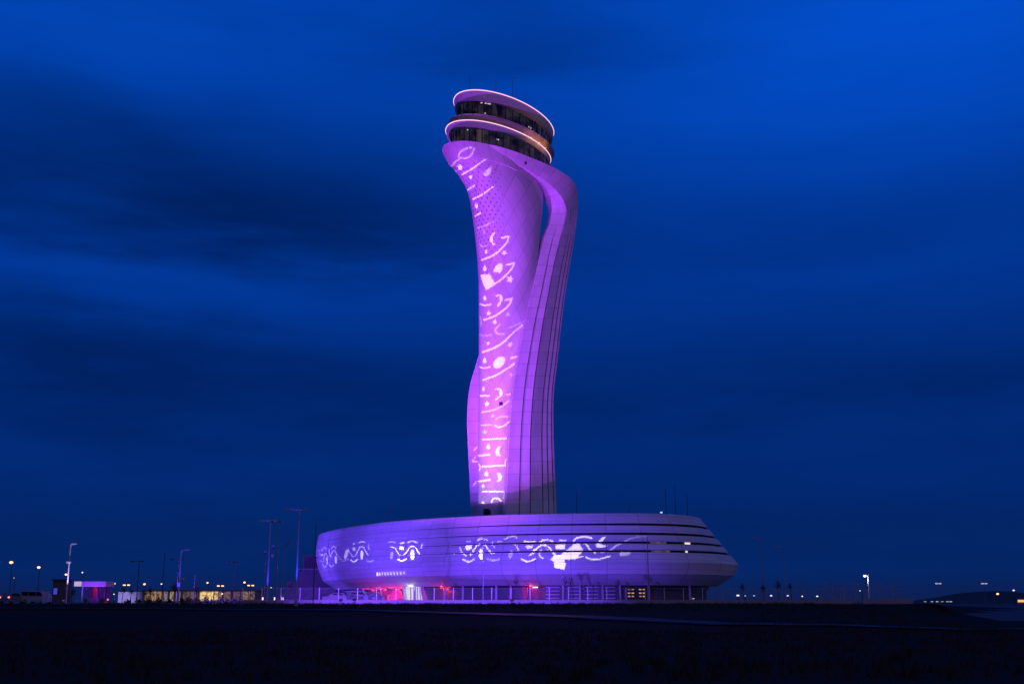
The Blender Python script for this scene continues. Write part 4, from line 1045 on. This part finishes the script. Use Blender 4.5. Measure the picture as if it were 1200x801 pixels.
# ------------------------------------------------------------------ fences
mm = bpy.data.materials.new("fence_mesh_wire"); mm.use_nodes = True; N = NT(mm.node_tree); b = N.n['Principled BSDF']; b.inputs['Base Color'].default_value = (.28, .28, .30, 1); b.inputs['Roughness'].default_value = .5
t = N.node('ShaderNodeTexCoord'); s3 = N.node('ShaderNodeSeparateXYZ'); N.l.new(t.outputs['Object'], s3.inputs[0])
aa = N.line(s3.outputs[0], .10, .007); cc = N.line(s3.outputs[2], .20, .012)
N.l.new(N.m('MAXIMUM', aa, cc), b.inputs['Alpha'])
def fence(name, label, pts, h, step, post_mat, wall_h, wall_t=.25, postr=.045):
    o = thing(name, label, "fence", (pts[0][0], pts[0][1], GZ)); B0 = Vector((pts[0][0], pts[0][1], GZ))
    for (x0, y0), (x1, y1) in zip(pts, pts[1:]):
        L = math.hypot(x1 - x0, y1 - y0); n = max(1, round(L / step)); d = Vector(((x1 - x0) / L, (y1 - y0) / L, 0)); nn = Vector((-d.y, d.x, 0))
        Mx = Matrix(((d.x, nn.x, 0, x0 - B0.x), (d.y, nn.y, 0, y0 - B0.y), (0, 0, 1, 0), (0, 0, 0, 1)))
        if wall_h:
            m = MB(); m.box((L / 2, 0, wall_h / 2 - .1), (L, wall_t, wall_h + .2), Mx); m.build("plinth_wall", M_conc, o, bevel=.02)
        m = MB(); m.quad((0, 0, wall_h + .02), (L, 0, wall_h + .02), (L, 0, h), (0, 0, h)); m.v = [tuple(Mx @ Vector(p)) for p in m.v]; m.build("wire_mesh", mm, o)
        m = MB(); m.tube([Mx @ Vector((0, -.03, h)), Mx @ Vector((L, -.03, h))], .022, 6); m.build("top_rail", M_steel, o)
        for k in range(n):
            m = MB(); m.box((L * k / n, -.06, (h + wall_h) / 2), (postr * 2, postr * 2, h - wall_h + .1), Mx); m.build("post", post_mat, o)
    return o
fence("mesh_fence", "long pale mesh fence on a low concrete wall in front of the oval building", [(gX(284, 150), 150), (gX(846, 150), 150)], 1.95, 2.45, M_white, .48)
fence("mesh_fence", "dim mesh fence continuing right of the building to the curved arm lamp", [(gX(847, 150), 150), (gX(1008, 150), 150)], 1.75, 2.6, M_steel, .42)
fence("mesh_fence", "tall mesh fence on a pale block wall at the right end of the site", [(gX(962, 153), 153), (gX(1016, 153), 153), (gX(1060, 153), 153)], 2.5, 1.7, M_steel, 0)
m = MB(); m.box((0, 0, -.28), (6.4, .4, 2.0)); w_ = m.build("block_wall", M_conc, bevel=.03); w_.location = (gX(1040, 149), 149, 1.4); tag(w_, "low pale concrete wall at the right end of the fences", "wall")
for px, lab in ((308, "small uplight behind the fence under the shortest post"), (322, "small uplight behind the fence between the two crossbar masts"), (331, "small uplight behind the fence right of the crossbar masts")):
    X = gX(px, 150.8); o = thing("ground_uplight", lab, "uplight", (X, 150.8, GZ), 0, "uplights behind the fence")
    m = MB(); m.tube([(0, 0, 0), (0, 0, .30)], .12, 10); m.build("housing", M_darksteel, o)
    m = MB(); m.tube([(0, 0, .30), (0, 0, .80)], [.13, .10], 10); m.build("lens", emat("uplight_lens", (1.0, .55, 1.0), 2.2), o)
    light("uplight_light", 'POINT', (0, -.35, .9), 60, (.55, .06, 1.0), o, shadow_soft_size=.1)
for px in (296, 350, 385, 420):
    pass

# ------------------------------------------------------------------ vegetation
def leaf_crown(m, c, rx, ry, rz, n, size, rr):
    for k in range(n):
        while True:
            p = Vector((rr.uniform(-1, 1), rr.uniform(-1, 1), rr.uniform(-1, 1)))
            if .15 < p.length < 1: break
        q = Vector((p.x * rx, p.y * ry, p.z * rz)) * (.75 + .25 * math.sin(5 * p.x + 3 * p.z)) + Vector(c)
        d = Vector((rr.gauss(0, 1), rr.gauss(0, 1), rr.gauss(0, 1))).normalized(); e = d.orthogonal().normalized(); f = d.cross(e); s_ = size * rr.uniform(.6, 1.3)
        m.quad(q - e * s_, q + f * s_ * .5, q + e * s_, q - f * s_ * .5)
def tree(label, X, Y, H, cw, ch, group, seed, lean=0.0, name="tree", z0=GZ, n=170):
    rr = random.Random(seed); o = thing(name, label, "tree", (X, Y, z0), 0, group)
    m = MB(); top = Vector((lean, 0, H - ch * .5)); m.tube([(0, 0, 0), (lean * .2, .02, (H - ch) * .5), (lean * .7, -.02, H - ch), top], [.07, .055, .045, .02], 7)
    for k in range(6):
        a = rr.uniform(0, 6.28); z = H - ch * rr.uniform(.55, 1.0); st = Vector((lean * .8, 0, z)); m.tube([st, st + Vector((math.cos(a) * cw * .25, math.sin(a) * cw * .25, ch * .15)), st + Vector((math.cos(a) * cw * .42, math.sin(a) * cw * .42, ch * .35))], [.025, .018, .008], 5)
    m.build("trunk", M_bark, o)
    m = MB(); leaf_crown(m, (lean, 0, H - ch / 2), cw / 2, cw / 2, ch / 2, n, .13 * max(.6, cw / 1.6), rr); m.build("crown", M_leaf, o); return o
for k, (px, H, cw, ch, ln, lab) in enumerate([(872.5, 3.2, .9, 1.4, -.25, "small dark leaning tree nearest the right tip of the building"), (895, 3.0, 1.1, 1.5, 0, "small dark tree in front of the taller unlit street lamp"), (912.5, 3.6, 1.25, 1.8, 0, "fullest small dark tree between the two unlit street lamps"), (928, 3.2, .9, 1.4, -.2, "small dark tree right of the lower unlit street lamp")]):
    tree(lab, gX(px, 178), 178, H, cw, ch, "small trees right of the building", 20 + k, ln)
for k, (px, H, cw, ch, ln, lab) in enumerate([(168.5, 2.2, .9, 1.2, .1, "small dark tree against the left part of the warm hall"), (178, 2.6, .9, 1.4, -.4, "dark leaning tree against the warm hall"), (203.5, 3.2, 1.7, 1.9, 0, "broad dark tree left of the blue lit mast"), (229.5, 3.0, 1.4, 1.8, .1, "dark tree left of the brightest part of the hall"), (153, 2.4, .8, 1.2, 0, "thin dark tree in front of the pale lit wall"), (143, 2.6, .7, 1.2, .1, "thin dark tree at the left end of the pale lit wall"), (84, 2.5, 1.4, 1.7, 0, "dark tree between the white lit pole and the kiosk"), (340, 3.6, 1.6, 2.2, 0, "dark tree in front of the dark building left of the oval")]):
    tree(lab, gX(px, 176), 176, H, cw, ch, "dark trees left of the fence", 40 + k, ln)
for k, (px, H, lab) in enumerate([(535, 2.9, "sapling right of the entrance"), (604, 3.6, "sapling in front of the middle of the facade"), (618, 3.0, "sapling beside the red banners"), (661, 3.7, "left of the two saplings below the big white projection"), (668.5, 3.8, "right of the two saplings below the big white projection"), (726, 3.4, "sapling left of the amber windows")]):
    tree(lab, gX(px, 153.5), 153.5, H, .9, 1.5, "saplings between the fence and the building", 60 + k, random.uniform(-.15, .15), n=70)
ow = ["leftmost", "second", "third", "fourth", "fifth", "sixth", "seventh", "eighth", "ninth", "tenth", "eleventh", "twelfth", "thirteenth", "rightmost"]
sx = [150, 163, 174, 186, 199, 213, 221, 231, 241, 249, 258, 266, 274, 282]
for k, px in enumerate(sx):
    rr = random.Random(90 + k); Y = 168 + rr.uniform(-2, 2); r_ = rr.uniform(.45, .8)
    o = thing("shrub", ow[k] + (" dark rounded shrub in the row before the lit hall" if 0 < k < 13 else " dark rounded shrub of the row before the lit hall"), "shrub", (gX(px, Y), Y, GZ), 0, "dark shrubs before the lit hall")
    m = MB(); leaf_crown(m, (0, 0, r_ * .62), r_ * 1.1, r_, r_ * .75, 150, .13, rr); m.build("foliage", M_leaf, o)
    m = MB(); m.tube([(0, 0, 0), (.03, 0, r_ * .5)], [.05, .03], 6); m.build("stem", M_bark, o)

# ------------------------------------------------------------------ left background: hall, wall, booth, kiosk, dark building
HY = 520; k1 = lambda px: gX(px, HY)
hall = thing("passenger_hall", "long low warm lit hall far behind the shrubs on the left", "building", (k1(225), HY, GZ)); HB = hall.location
def hbox(name, px0, px1, y0, y1, d0, d1, mat, parent=hall, BBx=HB, Y=HY):
    x0, x1 = gX(px0, Y), gX(px1, Y); z0, z1 = zpx(y1, Y), zpx(y0, Y)
    m = MB(); m.box(((x0 + x1) / 2 - BBx[0], (d0 + d1) / 2, (z0 + z1) / 2 - BBx[2]), (x1 - x0, d1 - d0, z1 - z0)); return m.build(name, mat, parent)
hbox("wall", 166, 300, 691.5, 706, 0, 14, pmat("hall_wall", (.30, .27, .26), .7)); hbox("roof", 165, 301, 690.6, 691.5, -.6, 14.5, M_roofmat)
for p0, p1, st, c in [(169, 175.5, .2, (1.0, .62, .34)), (176.5, 183, .34, (1.0, .62, .30)), (184, 190.5, .26, (1.0, .62, .34)), (192, 196, .3, (.8, .6, .8)), (199, 203, .36, (1.0, .75, .5)), (206, 211, .26, (1.0, .68, .45)), (214, 222, .10, (1.0, .6, .6)), (223, 231, .14, (1.0, .6, .5)),
                        (234, 241.5, .95, (1.0, .66, .27)), (242.5, 249.5, 1.15, (1.0, .68, .28)), (251, 255, .8, (1.0, .66, .30)), (256, 259.5, .35, (1.0, .6, .4)), (262, 270, .16, (1.0, .5, .7)), (272, 281, .14, (.9, .45, .9)), (283, 290, .28, (1.0, .6, .5)), (291, 298, .2, (1.0, .6, .55))]:
    hbox("lit_window", p0, p1, 692.6, 703.5, -.25, -.05, emat("hall_window", c, st * 1.2, dark=1))
wl = thing("pale_wall", "pale wall lit blue white behind thin trees on the left", "wall", (gX(152, 300), 300, GZ))
hbox("wall", 138, 166, 693, 706, 0, .4, pmat("pale_wall_paint", (.6, .58, .62), .7), wl, wl.location, 300)
light("wall_light", 'SPOT', (-1.5, -7, 0.6), 2600, (.42, .36, 1.0), wl, spot_size=R(70), spot_blend=.9, shadow_soft_size=.2).rotation_euler = (R(94), 0, 0)
m = MB(); m.box((-1.5, -7, .3), (.4, .4, .5)); m.build("wall_floodlight", M_darksteel, wl)
booth = thing("guard_booth", "dark square guard booth with a blue lit window beside the white lit pole", "booth", (gX(68, 172), 172, GZ)); b_ = booth.location
hbox("wall", 60.5, 76, 680, 706, 0, 2.2, M_darkwall, booth, b_, 172); hbox("roof", 59.5, 77, 678.2, 680, -.2, 2.4, M_darksteel, booth, b_, 172)
w_ = hbox("window_frame", 61.3, 67, 687.6, 697, -.06, .0, M_darksteel, booth, b_, 172); hbox("window", 62, 66.3, 688.6, 696, -.09, -.05, emat("blue_window", (.10, .11, 1.0), .45), booth, b_, 172)
cab = thing("utility_cabinet", "small violet lit cabinet between the van and the guard booth", "cabinet", (gX(52.5, 176), 176, GZ)); b_ = cab.location
hbox("body", 49.3, 55.3, 692, 706, 0, .6, M_white, cab, b_, 176); hbox("top", 49, 55.6, 691.2, 692, -.05, .65, M_steel, cab, b_, 176)
ki = thing("kiosk", "open kiosk with a glowing violet canopy and a bright white end panel", "kiosk", (gX(108, 170), 170, GZ)); b_ = ki.location
hbox("canopy", 97.3, 126, 681, 687, -1.2, 2.5, M_white, ki, b_, 170); pn = hbox("end_panel", 89.3, 97, 681, 686.6, -1.3, -.9, emat("panel_glow", (.86, .62, 1.0), .6), ki, b_, 170)
hbox("back_wall", 98, 125, 687, 706, 1.6, 1.8, M_darkwall, ki, b_, 170)
for px in (98.2, 103, 116, 124.5): hbox("post", px - .6, px + .6, 687, 706, -.9, -.75, M_paleSteel if px < 100 else M_darksteel, ki, b_, 170)
hbox("door", 104.3, 110, 688.5, 702, 1.5, 1.62, M_red, ki, b_, 170); hbox("counter", 100, 118, 700.5, 706, .1, .5, M_darkwall, ki, b_, 170)
light("canopy_light", 'SPOT', (.6, -4.2, .8), 900, (.20, .03, 1.0), ki, spot_size=R(80), spot_blend=.7, shadow_soft_size=.1).rotation_euler = (R(112), 0, 0)
m = MB(); m.box((.6, -4.2, .35), (.3, .3, .6)); m.build("canopy_floodlight", M_darksteel, ki)
light("kiosk_red_light", 'POINT', (0, .9, 2.1), 7, (1.0, .10, .25), ki, shadow_soft_size=.1)
o = thing("road_barrier", "small red and white barrier with a warning lamp beside the kiosk", "barrier", (gX(125, 165), 165, GZ))
m = MB(); m.prism([(-.42, 0), (.42, 0), (.34, .45), (-.34, .45)], 'y', -.14, .14); m.build("body", M_red, o); m = MB(); m.box((0, -.15, .22), (.5, .03, .14)); m.build("white_stripe", M_white, o)
m = MB(); m.tube([(.15, 0, .45), (.15, 0, .68)], .12, 10); m.build("warning_lamp", emat("warning_lamp", (1.0, .12, .2), 1.6), o)
db = thing("dark_building", "dark unlit building with a slatted roof box just left of the oval building", "building", (gX(364, 222), 222, GZ)); b_ = db.location
hbox("wall", 349, 392, 667, 706, 0, 9, M_darkwall, db, b_, 222); rb = hbox("roof_box", 352.5, 373, 650, 667, 1, 5, M_darkwall, db, b_, 222)
for k in range(7): hbox("slat", 353.5 + k * 2.8, 354.6 + k * 2.8, 653, 665, .8, 1.0, M_frame, rb, b_, 222)
hbox("stair_block", 334, 348.5, 681, 706, 1, 6, M_darkwall, db, b_, 222); hbox("roof", 348, 393, 665.8, 667, -.3, 9.3, M_roofmat, db, b_, 222)
hut = thing("apron_hut", "small orange lit hut at the right edge of the far apron", "hut", (gX(1196, 820), 820, 0.05)); b_ = hut.location
hbox("wall", 1192, 1204, 701.5, 707.3, 0, 4, pmat("hut_wall", (.4, .3, .25), .7), hut, b_, 820); hbox("lit_window", 1192.6, 1200, 702.3, 705, -.2, 0, emat("hut_window", (1.0, .52, .25), 1.0), hut, b_, 820); hbox("roof", 1191.5, 1204.5, 700.8, 701.5, -.4, 4.4, M_roofmat, hut, b_, 820)

# ------------------------------------------------------------------ cars
def wheel(o, x, y, r):
    m = MB(); m.tube([(x - .11, y, r), (x + .11, y, r)], r, 14); w = m.build("wheel", M_tyre, o); m = MB(); m.tube([(x - .125, y, r), (x + .125, y, r)], r * .6, 10); m.build("rim", M_steel, w)
def car(name, label, cat, loc, rz, paint, prof, glass, W_, L_, group, tail=0.0, zl=.8, wr=.33):
    """profile along y (front at -L/2), width along x"""
    o = thing(name, label, cat, loc, rz, group)
    m = MB(); rows = []
    for x, k in ((-W_ / 2, .94), (-W_ / 2 * .93, 1.0), (W_ / 2 * .93, 1.0), (W_ / 2, .94)): rows.append([(x * (1.0 if p[1] < 1.0 else .90), p[0], .25 + (p[1] - .25) * k) for p in prof])
    m.loft([r + [r[0]] for r in rows]); m.face([m.vert(p) for p in rows[0]]); m.face([m.vert(p) for p in rows[-1]]); m.build("body", paint, o, bevel=.04)
    for sx in (-1, 1):
        for g in glass:
            m = MB(); m.prism(g, 'x', sx * (W_ / 2 * .915) - .03, sx * (W_ / 2 * .915) + .03); m.build("side_window", M_cabglass, o)
    for y in (-L_ * .31, L_ * .30):
        for sx in (-1, 1): wheel(o, sx * (W_ / 2 - .12), y, wr)
    for sx in (-1, 1):
        m = MB(); m.box((sx * (W_ / 2 - .22), L_ / 2 - .0, zl), (.26, .08, .20)); m.build("tail_light", M_tail if tail else pmat("tail_off", (.25, .02, .02), .3), o)
        m = MB(); m.box((sx * (W_ / 2 - .25), -L_ / 2 + .01, .68), (.32, .08, .16)); m.build("headlight", M_white, o)
    return o
suv = [(-2.15, .3), (-2.2, .75), (-2.05, .95), (-1.0, 1.08), (-.35, 1.62), (1.6, 1.66), (2.05, 1.12), (2.15, .9), (2.15, .35)]
suvg = [[(-.85, 1.10), (-.28, 1.52), (.35, 1.55), (.35, 1.10)], [(.45, 1.10), (.45, 1.55), (1.5, 1.55), (1.8, 1.12)]]
van = [(-2.4, .3), (-2.45, .9), (-2.1, 1.15), (-1.35, 1.9), (2.35, 1.98), (2.42, 1.0), (2.42, .35)]
vang = [[(-1.75, 1.2), (-1.25, 1.75), (-.55, 1.78), (-.55, 1.2)], [(-.4, 1.2), (-.4, 1.78), (.85, 1.8), (.85, 1.2)], [(1.0, 1.2), (1.0, 1.8), (2.2, 1.8), (2.2, 1.2)]]
sed = [(-2.15, .3), (-2.2, .65), (-1.2, .9), (-.6, 1.38), (.75, 1.40), (1.4, .98), (2.15, .92), (2.2, .4)]
sedg = [[(-1.0, .92), (-.5, 1.30), (.05, 1.32), (.05, .92)], [(.15, .92), (.15, 1.32), (.7, 1.32), (1.15, .95)]]
P_sil = pmat("silver_paint", (.24, .25, .27), .3, .4, noise=.05); P_wh = pmat("white_paint", (.40, .40, .42), .3, noise=.05); P_dk = pmat("dark_paint", (.08, .08, .10), .3, noise=.05)
G1c = "vehicles parked at the far left"; G2c = "cars parked behind the fence left of the entrance"
o = car("parked_car", "pale car seen from behind with both tail lights glowing at the far left", "car", (gX(14, 182), 182, GZ), R(172), P_sil, suv, suvg, 1.9, 4.3, G1c, 1, .95)
o = car("parked_van", "white van parked right of the car with glowing tail lights", "van", (gX(40, 182), 183, GZ), R(70), P_wh, van, vang, 1.9, 4.85, G1c)
for px, rz, pt, pr, gl, L_, lab in [(398.5, 78, P_wh, sed, sedg, 4.4, "leftmost pale saloon behind the fence"), (411, 30, P_sil, suv, suvg, 4.3, "silver car second from the left behind the fence"), (424, 80, P_wh, suv, suvg, 4.3, "white high roofed car behind the fence nearest the middle of the parked row"), (437, 25, P_sil, sed, sedg, 4.4, "silver saloon behind the fence nearest the red lit wall")]:
    car("parked_car", lab, "car", (gX(px, 157), 157, GZ), R(rz), pt, pr, gl, 1.8, L_, G2c)
